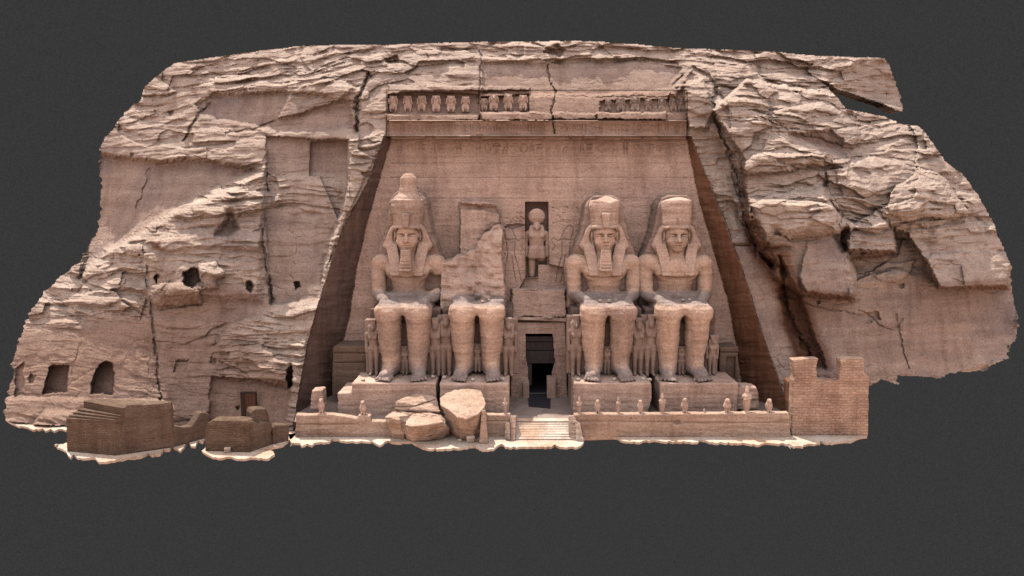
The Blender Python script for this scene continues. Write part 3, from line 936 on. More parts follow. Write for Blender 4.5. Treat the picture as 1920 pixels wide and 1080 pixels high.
def s_cap(a, b, ra, rb, sq=(1, 1, 1)):
    """tapered capsule; sq squashes distances along an axis"""
    a, b, sq = np.array(a, float), np.array(b, float), np.array(sq, float)
    ab = (b - a) * sq
    L2 = float(ab @ ab) + 1e-9

    def f(x, y, z):
        px, py, pz = (x - a[0]) * sq[0], (y - a[1]) * sq[1], (z - a[2]) * sq[2]
        t = np.clip((px * ab[0] + py * ab[1] + pz * ab[2]) / L2, 0, 1)
        d = np.sqrt((px - ab[0] * t) ** 2 + (py - ab[1] * t) ** 2 + (pz - ab[2] * t) ** 2)
        return (d - (ra + (rb - ra) * t))
    r = max(ra, rb) / sq.min()
    return f, np.minimum(a, b) - r, np.maximum(a, b) + r


def s_box(c, h, r=0.1, rx=0.0, rz=0.0, taper=0.0):
    """rounded box, turned by rx about x and rz about z; taper widens (+) or narrows (-) it upwards in x"""
    c, h = np.array(c, float), np.array(h, float)
    cxr, sxr, czr, szr = math.cos(rx), math.sin(rx), math.cos(rz), math.sin(rz)

    def f(x, y, z):
        X, Y_, Z_ = x - c[0], y - c[1], z - c[2]
        X, Y_ = X * czr + Y_ * szr, -X * szr + Y_ * czr
        Y_, Z_ = Y_ * cxr + Z_ * sxr, -Y_ * sxr + Z_ * cxr
        if taper:
            X = X / (1 + taper * Z_ / h[2])
        qx, qy, qz = np.abs(X) - h[0] + r, np.abs(Y_) - h[1] + r, np.abs(Z_) - h[2] + r
        return np.sqrt(np.maximum(qx, 0) ** 2 + np.maximum(qy, 0) ** 2 + np.maximum(qz, 0) ** 2) + np.minimum(np.maximum(qx, np.maximum(qy, qz)), 0) - r
    R = np.full(3, float(np.linalg.norm(h))) * (1 if (rx or rz) else 0) + (h * (1 + abs(taper)) if not (rx or rz) else 0)
    return f, c - R, c + R


def s_ext(poly, y0, y1, r=0.1, lean=0.0, z0=0.0):
    """outline in x,z pushed through in y from y0 to y1; lean shifts it in y per metre of height above z0"""
    P = [(float(a), float(b)) for a, b in poly]
    xs, zs = [p[0] for p in P], [p[1] for p in P]

    def f(x, y, z):
        xx, zz = np.broadcast_arrays(x, z)
        d2 = -poly_sd(xx[:, 0, :], zz[:, 0, :], P)[:, None, :] + r
        q = np.abs(y - (y0 + y1) / 2 - lean * (z - z0)) - (y1 - y0) / 2 + r
        return np.sqrt(np.maximum(d2, 0) ** 2 + np.maximum(q, 0) ** 2) + np.minimum(np.maximum(d2, q), 0) - r
    ex = abs(lean) * (max(zs) - min(zs) + abs(z0))
    return f, np.array([min(xs), y0 - ex, min(zs)]), np.array([max(xs), y1 + ex, max(zs)])


class Vol:
    def __init__(self, lo, hi, h):
        self.h = h
        self.ax = [np.arange(lo[i], hi[i] + h, h, dtype=np.float32) for i in range(3)]
        self.D = np.full([len(a) for a in self.ax], 9.0, np.float32)

    def _sl(self, lo, hi, pad):
        s, g = [], []
        for i in range(3):
            a, b = np.searchsorted(self.ax[i], [lo[i] - pad, hi[i] + pad])
            s.append(slice(a, max(b, a + 1)))
            g.append(self.ax[i][s[-1]])
        return tuple(s), (g[0][:, None, None], g[1][None, :, None], g[2][None, None, :])

    def add(self, prim, k=0.0):
        f, lo, hi = prim
        s, g = self._sl(lo, hi, k + 3 * self.h)
        if min(self.D[s].shape) == 0: return self
        d = np.broadcast_to(f(*g), self.D[s].shape).astype(np.float32)
        if k > 0:
            o = self.D[s]
            q = np.clip(0.5 + 0.5 * (o - d) / k, 0, 1)
            self.D[s] = o + (d - o) * q - k * q * (1 - q)
        else:
            self.D[s] = np.minimum(self.D[s], d)
        return self

    def cut(self, prim, k=0.0):
        f, lo, hi = prim
        s, g = self._sl(lo, hi, k + 3 * self.h)
        if min(self.D[s].shape) == 0: return self
        d = -np.broadcast_to(f(*g), self.D[s].shape).astype(np.float32)
        o = self.D[s]
        if k > 0:
            q = np.clip(0.5 - 0.5 * (o - d) / k, 0, 1)
            self.D[s] = o + (d - o) * q + k * q * (1 - q)
        else:
            self.D[s] = np.maximum(o, d)
        return self

    def sym(self, fn, k=0.0, cut=False):
        for s in (-1, 1):
            (self.cut if cut else self.add)(fn(s), k)
        return self

    def mesh(self):
        D = self.D
        D[[0, -1]] = 9; D[:, [0, -1]] = 9; D[:, :, [0, -1]] = 9
        S = D < 0
        n = [m - 1 for m in D.shape]
        cnt = np.zeros(n, np.int8)
        for a in (0, 1):
            for b in (0, 1):
                for c in (0, 1):
                    cnt += S[a:a + n[0], b:b + n[1], c:c + n[2]]
        act = (cnt > 0) & (cnt < 8)
        I = np.argwhere(act)
        vid = np.full(n, -1, np.int64)
        vid[act] = np.arange(len(I))
        acc, num = np.zeros((len(I), 3)), np.zeros(len(I))
        offs = [(0, 0, 0), (1, 0, 0), (0, 1, 0), (1, 1, 0), (0, 0, 1), (1, 0, 1), (0, 1, 1), (1, 1, 1)]
        val = [D[I[:, 0] + o[0], I[:, 1] + o[1], I[:, 2] + o[2]] for o in offs]
        for i in range(8):
            for ax_ in range(3):
                if offs[i][ax_] == 0:
                    o2 = list(offs[i]); o2[ax_] = 1
                    j = offs.index(tuple(o2))
                    m = (val[i] < 0) != (val[j] < 0)
                    t = np.where(m, val[i] / (val[i] - val[j] + 1e-12), 0)
                    p = np.tile(np.array(offs[i], float), (len(I), 1))
                    p[:, ax_] += t
                    acc += p * m[:, None]
                    num += m
        V = (I + acc / num[:, None]) * self.h + np.array([a[0] for a in self.ax])
        F = []
        for ax_ in range(3):
            o1, o2 = [(1, 2), (2, 0), (0, 1)][ax_]
            sl0 = [slice(1, -1)] * 3; sl1 = [slice(1, -1)] * 3
            sl0[ax_], sl1[ax_] = slice(0, -1), slice(1, None)
            a, b = S[tuple(sl0)], S[tuple(sl1)]
            for flip, m in ((False, a & ~b), (True, ~a & b)):
                J = np.argwhere(m)
                if not len(J): continue
                J = J + 1
                J[:, ax_] -= 1
                d1, d2 = np.zeros(3, int), np.zeros(3, int)
                d1[o1], d2[o2] = 1, 1
                q = [vid[tuple((J - d1 - d2).T)], vid[tuple((J - d2).T)], vid[tuple(J.T)], vid[tuple((J - d1).T)]]
                if flip: q = q[::-1]
                F.append(np.stack(q, 1))
        F = np.concatenate(F)
        F = F[(F >= 0).all(1)]
        return V, F


def weather(V, F, amp=0.05, seed=1, bands=1.0, cen=None):
    """wear a sculpted surface: move its points along their normals"""
    V = np.asarray(V, float)
    fn = np.cross(V[F[:, 1]] - V[F[:, 0]], V[F[:, 2]] - V[F[:, 0]])
    N_ = np.zeros_like(V)
    for k in range(F.shape[1]):
        np.add.at(N_, F[:, k], fn)
    N_ /= np.linalg.norm(N_, axis=1, keepdims=True) + 1e-9
    n = 0.6 * fbm3(V, (1.6, 1.6, 0.9), seed, 3) + bands * 0.5 * fbm3(V, (2.5, 2.5, 0.22), seed + 9, 2) + 0.35 * fbm3(V, (0.35, 0.35, 0.25), seed + 19, 2)
    return V + N_ * (amp * n)[:, None]


def put(V, F, c=(0, 0, 0), rot=0.0, s=1.0):
    V = np.asarray(V, float) * s
    if rot:
        a, b = math.cos(rot), math.sin(rot)
        V = np.stack([V[:, 0] * a - V[:, 1] * b, V[:, 0] * b + V[:, 1] * a, V[:, 2]], 1)
    return V + np.asarray(c, float)

# ================================================================== the four seated giants
PZ = 4.42                                      # top of the plinths
H = 0.075


def body_vol(upper=True, arm_break=0):
    v = Vol((-4.4, -7.9, -0.1), (4.4, 1.8, 15.2 if upper else 8.8), H)
    # shins, calves, knees
    v.sym(lambda s: s_cap((s * 1.42, -4.35, 5.9), (s * 1.27, -4.25, 0.9), 1.24, 0.80, (1, 0.92, 1)), 0.15)
    v.sym(lambda s: s_ell((s * 1.50, -3.75, 3.9), (1.05, 1.1, 2.2)), 0.5)
    v.sym(lambda s: s_cap((s * 1.38, -5.25, 5.4), (s * 1.28, -4.95, 1.2), 0.34, 0.22), 0.5)          # shin ridge
    v.sym(lambda s: s_box((s * 1.42, -4.5, 6.25), (1.24, 1.1, 0.72), 0.5), 0.25)
    v.sym(lambda s: s_ell((s * 1.42, -5.35, 5.95), (0.72, 0.38, 0.62)), 0.3)                         # kneecap
    # feet with toes
    v.sym(lambda s: s_cap((s * 1.27, -4.0, 0.62), (s * 1.62, -6.1, 0.42), 0.82, 0.62, (1, 1, 1.35)), 0.45)
    v.sym(lambda s: s_cap((s * 1.27, -4.2, 1.5), (s * 1.5, -5.7, 0.55), 0.62, 0.40), 0.5)
    for i in range(5):
        q = (i - 2) * 0.29
        L_ = (0.75, 0.72, 0.62, 0.50, 0.36)
        v.sym(lambda s: s_cap((s * (1.58 + q), -6.1, 0.30), (s * (1.72 + q * 1.12), -6.35 - L_[i], 0.20), 0.21 - 0.012 * i, 0.17 - 0.012 * i), 0.06)
    # thighs, kilt between them, hips
    v.sym(lambda s: s_cap((s * 1.45, -0.6, 6.1), (s * 1.43, -4.7, 5.95), 1.2, 1.06, (1, 1, 1.05)), 0.2)
    v.add(s_box((0, -2.9, 6.45), (2.5, 2.35, 0.42), 0.22), 0.25)
    v.add(s_box((0, -0.4, 6.6), (2.6, 1.4, 1.1), 0.5), 0.4)
    if not upper:
        return v
    # trunk
    v.add(s_cap((0, -0.1, 7.3), (0, -0.35, 9.6), 1.58, 1.88, (1, 1.25, 1)), 0.3)
    v.add(s_ell((0, -0.45, 9.9), (2.05, 1.3, 1.25)), 0.3)
    v.sym(lambda s: s_ell((s * 1.05, -1.05, 9.7), (1.1, 0.75, 0.8)), 0.35)
    v.sym(lambda s: s_cap((s * 0.2, -1.75, 9.05), (s * 1.7, -1.45, 9.25), 0.16, 0.12), 0.25, cut=True)
    v.add(s_cap((-2.6, -0.1, 10.45), (2.6, -0.1, 10.45), 0.92, 0.92), 0.4)
    v.sym(lambda s: s_ell((s * 2.85, -0.1, 10.4), (0.95, 1.0, 0.95)), 0.3)
    v.add(s_cap((0, 0.0, 10.6), (0, -0.3, 12.3), 1.05, 0.9), 0.3)
    # arms: upper arm hangs, forearm lies along the thigh, flat hand towards the knee
    for s in (-1, 1):
        if s == arm_break:
            v.add(s_cap((s * 3.05, -0.1, 10.2), (s * 3.05, -0.2, 9.5), 0.83, 0.8), 0.25)
            v.cut(s_box((s * 3.2, -0.2, 8.6), (1.2, 1.6, 0.75), 0.1, rz=0.0), 0.1)
        else:
            v.add(s_cap((s * 2.98, -0.15, 10.2), (s * 2.92, -0.75, 7.55), 0.80, 0.70), 0.12)
        v.add(s_cap((s * 2.92, -0.9, 7.4), (s * 1.95, -3.5, 7.15), 0.66, 0.44), 0.2)
        v.add(s_box((s * 1.72, -4.1, 7.02), (0.62, 0.62, 0.24), 0.2), 0.25)
        for i in range(4):
            fx = s * (1.72 + (i - 1.5) * 0.30)
            v.add(s_cap((fx, -4.5, 7.02), (fx, -5.25 + 0.07 * abs(i - 1.5), 6.98), 0.15, 0.125), 0.05)
        v.add(s_cap((s * 1.1, -3.8, 7.05), (s * 0.92, -4.55, 7.02), 0.17, 0.13), 0.08)
    # head and face
    v.add(s_ell((0, -0.5, 13.4), (1.1, 1.3, 1.5)), 0.1)
    v.add(s_ell((0, -0.85, 12.5), (0.84, 0.95, 0.85)), 0.2)
    v.add(s_ell((0, -1.4, 11.95), (0.45, 0.36, 0.32)), 0.15)                                         # chin
    v.sym(lambda s: s_ell((s * 0.62, -1.18, 12.75), (0.42, 0.36, 0.42)), 0.25)                      # cheeks
    v.sym(lambda s: s_ell((s * 0.52, -1.62, 13.36), (0.42, 0.34, 0.21)), 0.06, cut=True)            # eye sockets
    v.sym(lambda s: s_ell((s * 0.52, -1.36, 13.34), (0.32, 0.22, 0.13)), 0.03)                      # eyeballs
    v.sym(lambda s: s_cap((s * 0.16, -1.70, 13.62), (s * 0.90, -1.40, 13.60), 0.10, 0.07), 0.04)   # brows
    v.add(s_cap((0, -1.58, 13.55), (0, -2.0, 12.84), 0.14, 0.20), 0.05)                                # nose
    v.sym(lambda s: s_ell((s * 0.20, -1.78, 12.78), (0.16, 0.20, 0.12)), 0.06)
    v.add(s_cap((-0.36, -1.50, 12.42), (0.36, -1.50, 12.42), 0.10, 0.10), 0.06)                       # lips
    v.add(s_ell((0, -1.68, 12.44), (0.30, 0.16, 0.10)), 0.05)
    v.add(s_ell((0, -1.64, 12.24), (0.30, 0.18, 0.10)), 0.05)
    v.cut(s_box((0, -1.80, 12.335), (0.40, 0.2, 0.03), 0.01), 0.02)
    v.sym(lambda s: s_ell((s * 1.25, -0.5, 13.25), (0.16, 0.30, 0.52)), 0.06)                      # ears
    v.sym(lambda s: s_ell((s * 1.40, -0.6, 13.28), (0.08, 0.16, 0.32)), 0.04, cut=True)
    return v


def nemes_vol(seed=0):
    v = Vol((-3.0, -2.2, 8.6), (3.0, 1.4, 15.2), 0.07)
    half = [(0, 14.4), (1.3, 14.5), (1.72, 14.1), (2.15, 13.1), (2.5, 12.35), (2.42, 12.1), (2.05, 11.7), (1.8, 11.3), (0, 11.3)]
    poly = half + [(-a, b) for a, b in half[::-1][1:-1]]
    v.add(s_ext(poly, -0.75, 0.75, 0.22))
    v.sym(lambda s: s_ext([(s * a, b) for a, b in [(0.85, 12.5), (2.2, 12.5), (1.95, 11.4), (1.72, 10.4), (1.58, 9.4), (0.66, 9.4), (0.66, 11.0)]], -0.86, 0.6, 0.12, lean=0.40, z0=12.4), 0.12)
    v.add(s_ell((0, -0.35, 14.1), (1.42, 1.42, 0.62)), 0.1)
    v.cut(s_ext([(-1.02, 14.02), (1.02, 14.02), (1.12, 13.4), (1.1, 12.6), (0.8, 11.3), (-0.8, 11.3), (-1.1, 12.6), (-1.12, 13.4)], -3.0, -0.55, 0.05), 0.05)
    v.cut(s_box((0, -1.6, 11.4), (0.72, 0.9, 1.0), 0.15), 0.06)
    v.sym(lambda s: s_ell((s * 1.24, -0.85, 13.2), (0.30, 0.42, 0.75)), 0.05, cut=True)
    for k in range(9):                                                                             # pleats
        v.sym(lambda s: s_cap((s * 0.7, -1.92, 9.7 + k * 0.26), (s * 1.7, -1.92, 9.75 + k * 0.26), 0.05, 0.05), 0.04, cut=True)
    return v


def crown_stump(seed, tall=17.35, skew=0.0):
    v = Vol((-2.4, -2.4, 13.9), (2.4, 2.2, 18.2), 0.075)
    v.add(s_cap((0, -0.1, 14.6), (0, 0.05, 16.2), 1.46, 1.56), 0.0)
    v.cut(s_box((0, 0, 18.1), (4, 4, 1.3), 0.05, rx=-0.08), 0.22)
    v.add(s_ell((0.1 + skew, 0.45, 16.65), (1.3, 1.1, tall - 16.75)), 0.3)
    v.cut(s_box((0, 0, 13.6), (4, 4, 0.62), 0.05), 0.02)
    for k in range(5):
        a = rng.uniform(0, 6.28)
        v.cut(s_ell((1.5 * math.cos(a), 1.3 * math.sin(a), 17.1 + rng.uniform(-.2, .2)), (0.6, 0.6, 0.35)), 0.15)
    return v


def crown_double():
    v = Vol((-2.4, -2.4, 13.9), (2.4, 2.2, 19.9), 0.075)
    v.add(s_cap((0, -0.1, 14.6), (0, 0.0, 16.0), 1.44, 1.64), 0.0)
    v.add(s_cap((0, 0, 16.0), (0, 0, 16.9), 1.64, 1.66), 0.1)
    v.cut(s_box((0, 0, 18.25), (4, 4, 1.35), 0.05), 0.06)
    v.cut(s_box((-1.9, 0, 17.5), (0.8, 4, 0.6), 0.2), 0.2)
    v.add(s_ell((0, 0.1, 16.9), (1.42, 1.42, 0.55)), 0.15)
    v.add(s_cap((0.05, 0.1, 17.0), (0.08, 0.1, 18.7), 1.12, 0.70), 0.3)
    v.add(s_ell((0.1, 0.1, 18.75), (0.74, 0.74, 0.66)), 0.2)
    v.cut(s_box((0.3, 0, 19.85), (4, 4, 0.5), 0.05, rx=0.1), 0.1)
    v.cut(s_box((0, 0, 13.6), (4, 4, 0.62), 0.05), 0.02)
    return v


def beard_vol():
    v = Vol((-1, -2.6, 9.2), (1, -0.6, 12.3), 0.06)
    v.add(s_ext([(-0.46, 12.0), (0.46, 12.0), (0.60, 10.0), (0.56, 9.85), (-0.58, 9.9), (-0.62, 10.0)], -2.25, -1.25, 0.10, lean=0.12, z0=12.0))
    for k in range(6):
        v.cut(s_box((0, -2.42, 10.2 + k * 0.3), (0.5, 0.1, 0.03), 0.02), 0.03)
    return v


def uraeus_vol():
    v = Vol((-0.7, -2.4, 13.8), (0.7, -1.0, 15.8), 0.055)
    v.add(s_ext([(-0.40, 15.45), (-0.30, 15.6), (0.32, 15.55), (0.42, 15.4), (0.28, 14.2), (0.22, 14.12), (-0.22, 14.12), (-0.28, 14.2)], -2.05, -1.3, 0.12))
    return v


def pillar_vol(tall=17.2, wl=1.95, wr=1.95):
    v = Vol((-4.2, -2.2, 5.5), (4.2, 4.4, tall + 0.6), 0.11)
    up = [(0.85, tall + 0.25), (1.4, tall), (1.8, tall - 0.55), (1.98, tall - 1.6), (2.4, 13.4), (3.45, 10.8), (3.6, 6.0)]
    v.add(s_ext(up + [(-a_, b_) for a_, b_ in up[::-1]], -0.30, 3.6, 0.3, lean=0.02, z0=12.0))
    return v


def throne_vol():
    v = Vol((-3.9, -3.7, -0.1), (3.9, 1.2, 6.6), 0.1)
    v.add(s_box((0, -1.2, 3.2), (3.45, 2.15, 3.2), 0.12))
    v.add(s_box((0, -3.0, 2.5), (0.5, 0.6, 2.6), 0.05))
    v.sym(lambda s: s_box((s * 3.5, -1.2, 3.0), (0.08, 1.6, 2.3), 0.03), 0.02, cut=True)
    return v


def part(name, vol, mat, parent, c, amp=0.06, seed=1, bands=1.0, smooth=True, rot=0.0, s=1.0):
    V, F = vol.mesh() if isinstance(vol, Vol) else vol
    V = weather(V, F, amp, seed, bands)
    return add(name, put(V, F, c, rot, s), F, mat, parent=parent, smooth=smooth)


CX = {'one': -10.4, 'two': -3.35, 'three': 9.2, 'four': 16.4}
YB = -5.0
grp = 'seated giants along the facade'
BODY = body_vol().mesh()
NEMES = nemes_vol().mesh()
THRONE = throne_vol().mesh()
BEARD, URAEUS = beard_vol().mesh(), uraeus_vol().mesh()


def paint_grey(o):
    """grey shade painted into the colour of the feet and lap"""
    n = len(o.data.vertices)
    co = np.zeros(n * 3, np.float32)
    o.data.vertices.foreach_get('co', co)
    co = co.reshape(-1, 3)
    wob = 0.35 * fbm3(co, (1.2, 1.2, 0.8), 71, 3)
    w = np.maximum(1 - sstep(0.75, 1.25, co[:, 2] + wob), sstep(6.75, 7.0, co[:, 2] + 0.3 * wob) * (1 - sstep(7.6, 8.0, co[:, 2])) * (1 - sstep(-1.2, -0.6, co[:, 1] + wob)) * (0.55 + 0.45 * sstep(-5.4, -4.6, co[:, 1])))
    a = o.data.attributes.new('dust', 'FLOAT', 'POINT')  # holds the grey shade painted on feet and lap
    a.data.foreach_set('value', w.astype(np.float32))
    return o


def giant(key, label, arm_break=0, beard=True, crown='stump', uraeus=True, tall=17.3, seed=1):
    c = (CX[key], YB, PZ)
    g = empty('seated_colossus', c, label, 'colossus', grp)
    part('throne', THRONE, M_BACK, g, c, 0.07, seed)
    paint_grey(part('body', body_vol(arm_break=arm_break) if arm_break else BODY, M_BODY, g, c, 0.10, seed + 1, 0.6))
    part('headdress', NEMES, M_STAT, g, c, 0.07, seed + 2, 1.0)
    part('crown', crown_double() if crown == 'double' else crown_stump(seed, tall, 0.1 * (seed % 3 - 1)), M_STAT, g, c, 0.10, seed + 3)
    if uraeus:
        part('cobra_emblem', URAEUS, M_STAT, g, c, 0.06, seed + 4)
    if beard:
        part('beard', BEARD, M_STAT, g, c, 0.05, seed + 5, 0.6)
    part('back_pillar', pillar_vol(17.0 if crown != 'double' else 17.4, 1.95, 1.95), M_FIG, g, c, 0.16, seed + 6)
    return g


giant('one', 'bearded seated stone king with the tall bulb-topped crown and one arm broken off', 1, True, 'double', seed=11)
g3 = giant('three', 'bearded seated stone king with a flat worn crown, beside the doorway', 0, True, 'stump', seed=23)
g4 = giant('four', 'beardless seated stone king with a worn crown, nearest the brown side wall', 0, False, 'stump', uraeus=False, seed=37)
V4 = Vol((-0.7, -2.4, 13.8), (0.7, -1.0, 15.8), 0.055)
V4.add(s_ext([(-0.12, 15.2), (0.30, 15.1), (0.26, 14.3), (-0.08, 14.2)], -1.72, -1.2, 0.08))
part('cobra_emblem', V4, M_STAT, g4, (CX['four'], YB, PZ), 0.08, 41)

# the broken giant: legs, rubble in the lap, slanting remains of the back
c2 = (CX['two'], YB, PZ)
g2 = empty('seated_colossus', c2, 'broken seated stone king, only the legs and lap left below a scarred slab', 'colossus', grp)
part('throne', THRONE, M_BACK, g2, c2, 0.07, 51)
lv = body_vol(False)
lv.add(s_box((0.1, -1.3, 7.3), (0.75, 0.6, 0.55), 0.2, rx=0.4, rz=0.5), 0.15).add(s_box((1.5, -1.2, 7.1), (0.9, 0.5, 0.4), 0.2, rz=-0.3), 0.15)
lv.add(s_ell((-1.6, -2.0, 7.0), (1.1, 1.6, 0.6)), 0.3).add(s_box((1.9, -2.6, 6.95), (0.7, 1.6, 0.38), 0.25), 0.2)
paint_grey(part('legs', lv, M_BODY, g2, c2, 0.09, 53, 0.8))
rp = [(818, 575), (817, 520), (823, 500), (832, 489), (846, 486), (856, 478), (868, 478), (879, 470), (890, 469), (894, 456), (902, 448), (906, 439), (917, 434), (925, 425), (936, 422), (942, 434), (940, 470), (944, 510), (946, 575)]
rp = [(pt(a, b, -4.6)[0] - c2[0], pt(a, b, -4.6)[2] - PZ) for a, b in rp]
rv = Vol((-3.8, -3.2, 6.0), (3.6, 4.6, 15.0), 0.09)
rv.add(s_ext(rp, -0.2, 2.8, 0.12, lean=0.36, z0=12.0))
rv.add(s_ell((-1.5, -0.9, 7.6), (1.9, 1.5, 1.7)), 0.9).add(s_ell((1.3, -0.8, 7.4), (1.3, 1.3, 1.3)), 0.8)
rv.cut(s_ell((-0.9, -1.2, 11.6), (1.3, 1.5, 2.3)), 0.7).cut(s_cap((-0.2, -1.2, 12.9), (-1.0, -1.8, 10.4), 0.6, 0.3), 0.25)
V, F = rv.mesh()
V[:, 1] += 0.8 * fbm3(V, (2.2, 2.2, 1.6), 59, 3) + 0.25 * fbm3(V, (0.9, 0.9, 0.5), 60, 2)
part('broken_torso', (V, F), M_STAT, g2, c2, 0.16, 57, 0.9)

# ------------------------------------------------------------------ plinths under the giants
def plinth(poly, label, seed, yf_=-12.35, yb=-5.0):
    v = Vol((min(p[0] for p in poly) - .3, yf_ - .3, 1.0), (max(p[0] for p in poly) + .3, yb + .2, PZ + .3), 0.09)
    v.add(s_ext(poly, yf_, yb, 0.12))
    V, F = v.mesh()
    V = weather(V, F, 0.09, seed, 1.0)
    return tag(add('plinth', V, F, M_STAT, origin=((poly[0][0] + poly[2][0]) / 2, yf_, FLOOR), smooth=True), label, 'plinth', 'plinths under the giants')


plinth([(-16.3, 1.1), (-16.3, 3.45), (-15.0, 3.5), (-14.9, PZ), (-7.1, PZ), (-7.1, 1.1)], 'stepped stone plinth under the giant with the bulb-topped crown', 61)
plinth([(-6.75, 1.1), (-6.75, PZ), (-0.25, PZ), (-0.25, 1.1)], 'stone plinth behind the fallen boulders, under the broken giant', 62)
plinth([(5.75, 1.1), (5.75, PZ), (13.0, PZ), (13.1, 3.0), (12.6, 1.1)], 'stone plinth right of the doorway with a chipped corner', 63)
plinth([(13.85, 1.1), (13.8, PZ), (21.1, PZ), (21.1, 1.1)], 'stone plinth under the beardless giant', 64)

# ------------------------------------------------------------------ small standing relatives at the giants' legs
def standing(slab=True, crown=True, seed=0):
    """upright figure, feet at z=0, one unit tall"""
    v = Vol((-0.24, -0.22, -0.02), (0.24, 0.22, 1.05), 0.011)
    v.sym(lambda s: s_cap((s * 0.062, -0.03, 0.46), (s * 0.058, -0.03, 0.05), 0.066, 0.042), 0.02)
    v.sym(lambda s: s_cap((s * 0.058, -0.02, 0.03), (s * 0.066, -0.13, 0.02), 0.042, 0.030), 0.02)
    v.add(s_cap((0, -0.02, 0.50), (0, -0.02, 0.68), 0.095, 0.118, (1, 1.3, 1)), 0.03)
    v.add(s_cap((-0.115, -0.02, 0.735), (0.115, -0.02, 0.735), 0.045, 0.045), 0.03)
    v.sym(lambda s: s_cap((s * 0.155, -0.02, 0.72), (s * 0.150, -0.03, 0.42), 0.042, 0.034), 0.015)
    v.sym(lambda s: s_ell((s * 0.055, -0.09, 0.675), (0.045, 0.04, 0.04)), 0.02)
    v.add(s_ell((0, -0.05, 0.845), (0.062, 0.07, 0.078)), 0.02)
    v.add(s_cap((0, -0.115, 0.85), (0, -0.13, 0.83), 0.012, 0.016), 0.01)
    v.add(s_ell((0, -0.01, 0.87), (0.095, 0.085, 0.075)), 0.02)
    v.sym(lambda s: s_cap((s * 0.085, -0.03, 0.86), (s * 0.075, -0.08, 0.70), 0.036, 0.03), 0.02)
    if crown:
        v.add(s_box((0, -0.01, 0.955), (0.068, 0.06, 0.045), 0.015, taper=0.15), 0.01)
    if slab:
        v.add(s_box((0, 0.10, 0.49), (0.19, 0.085, 0.49), 0.02), 0.02)
    return v


QUEEN, CHILD = standing().mesh(), standing(True, False).mesh()
grpq = 'small royal figures standing at the legs of the giants'


def small_figure(mesh, x, y, z, h, label, seed, name='small_standing_figure', wx=1.0):
    V, F = mesh
    V = weather(V, F, 0.010, seed, 0.8)
    V = V * np.array([h * wx, h, h]) + np.array([x, y, z])
    return tag(add(name, V, F, M_FIG, origin=(x, y, z), smooth=True), label, 'statue', grpq)


sides = {'one': 'the giant with the bulb-topped crown', 'two': 'the broken giant', 'three': 'the bearded giant right of the doorway', 'four': 'the beardless giant'}
for i, (key, nm) in enumerate(sides.items()):
    cx_ = CX[key]
    small_figure(QUEEN, cx_ - 3.0, YB - 4.0, PZ, 5.9 if key != 'one' else 5.5, 'tall standing figure against the left shin of ' + nm, 70 + i, wx=0.82)
    small_figure(QUEEN, cx_ + 3.0, YB - 4.0, PZ, 5.6 if key != 'four' else 3.9, 'tall standing figure against the right shin of ' + nm, 80 + i, wx=0.86)
    small_figure(CHILD, cx_ + 0.02, YB - 4.15, PZ + (0.35 if key == 'two' else 0.1), 2.75, 'short figure between the shins of ' + nm, 90 + i, wx=1.05)

# ================================================================== terrace, stair, statuettes, boulders, brick walls
import bmesh


def s_hull(pts):
    bm = bmesh.new()
    for p in pts:
        bm.verts.new(p)
    r = bmesh.ops.convex_hull(bm, input=bm.verts[:])
    bm.normal_update()
    cen = np.mean(np.array(pts, float), 0)
    pl = []
    for f_ in bm.faces:
        n, c = np.array(f_.normal), np.array(f_.calc_center_median())
        if np.linalg.norm(n) < 0.5: continue
        if (c - cen) @ n < 0: n = -n
        pl.append((n, float(n @ c)))
    bm.free()
    P = np.array(pts, float)

    def f(x, y, z):
        d = None
        for n, c in pl:
            q = n[0] * x + n[1] * y + n[2] * z - c
            d = q if d is None else np.maximum(d, q)
        return d
    return f, P.min(0), P.max(0)


def vol_for(lo, hi, h, pad=0.4):
    return Vol(np.array(lo) - pad, np.array(hi) + pad, h)


def px_ext(name, poly, Yf, depth, mat, label, cat, seed, amp=0.08, h=0.075, r=0.08, cuts=(), group=None, parent=None, bands=1.0, lean=0.0):
    P = [(pt(a, b, Yf)[0], pt(a, b, Yf)[2]) for a, b in poly]
    xs, zs = [p[0] for p in P], [p[1] for p in P]
    v = vol_for((min(xs), Yf, min(zs)), (max(xs), Yf + depth, max(zs)), h)
    v.add(s_ext(P, Yf, Yf + depth, r, lean=lean, z0=min(zs)))
    for c in cuts:
        v.cut(c, 0.03)
    V, F = v.mesh()
    V = weather(V, F, amp, seed, bands)
    o = add(name, V, F, mat, origin=((min(xs) + max(xs)) / 2, Yf + depth / 2, min(zs)), parent=parent, smooth=True)
    return tag(o, label, cat, group) if parent is None else o


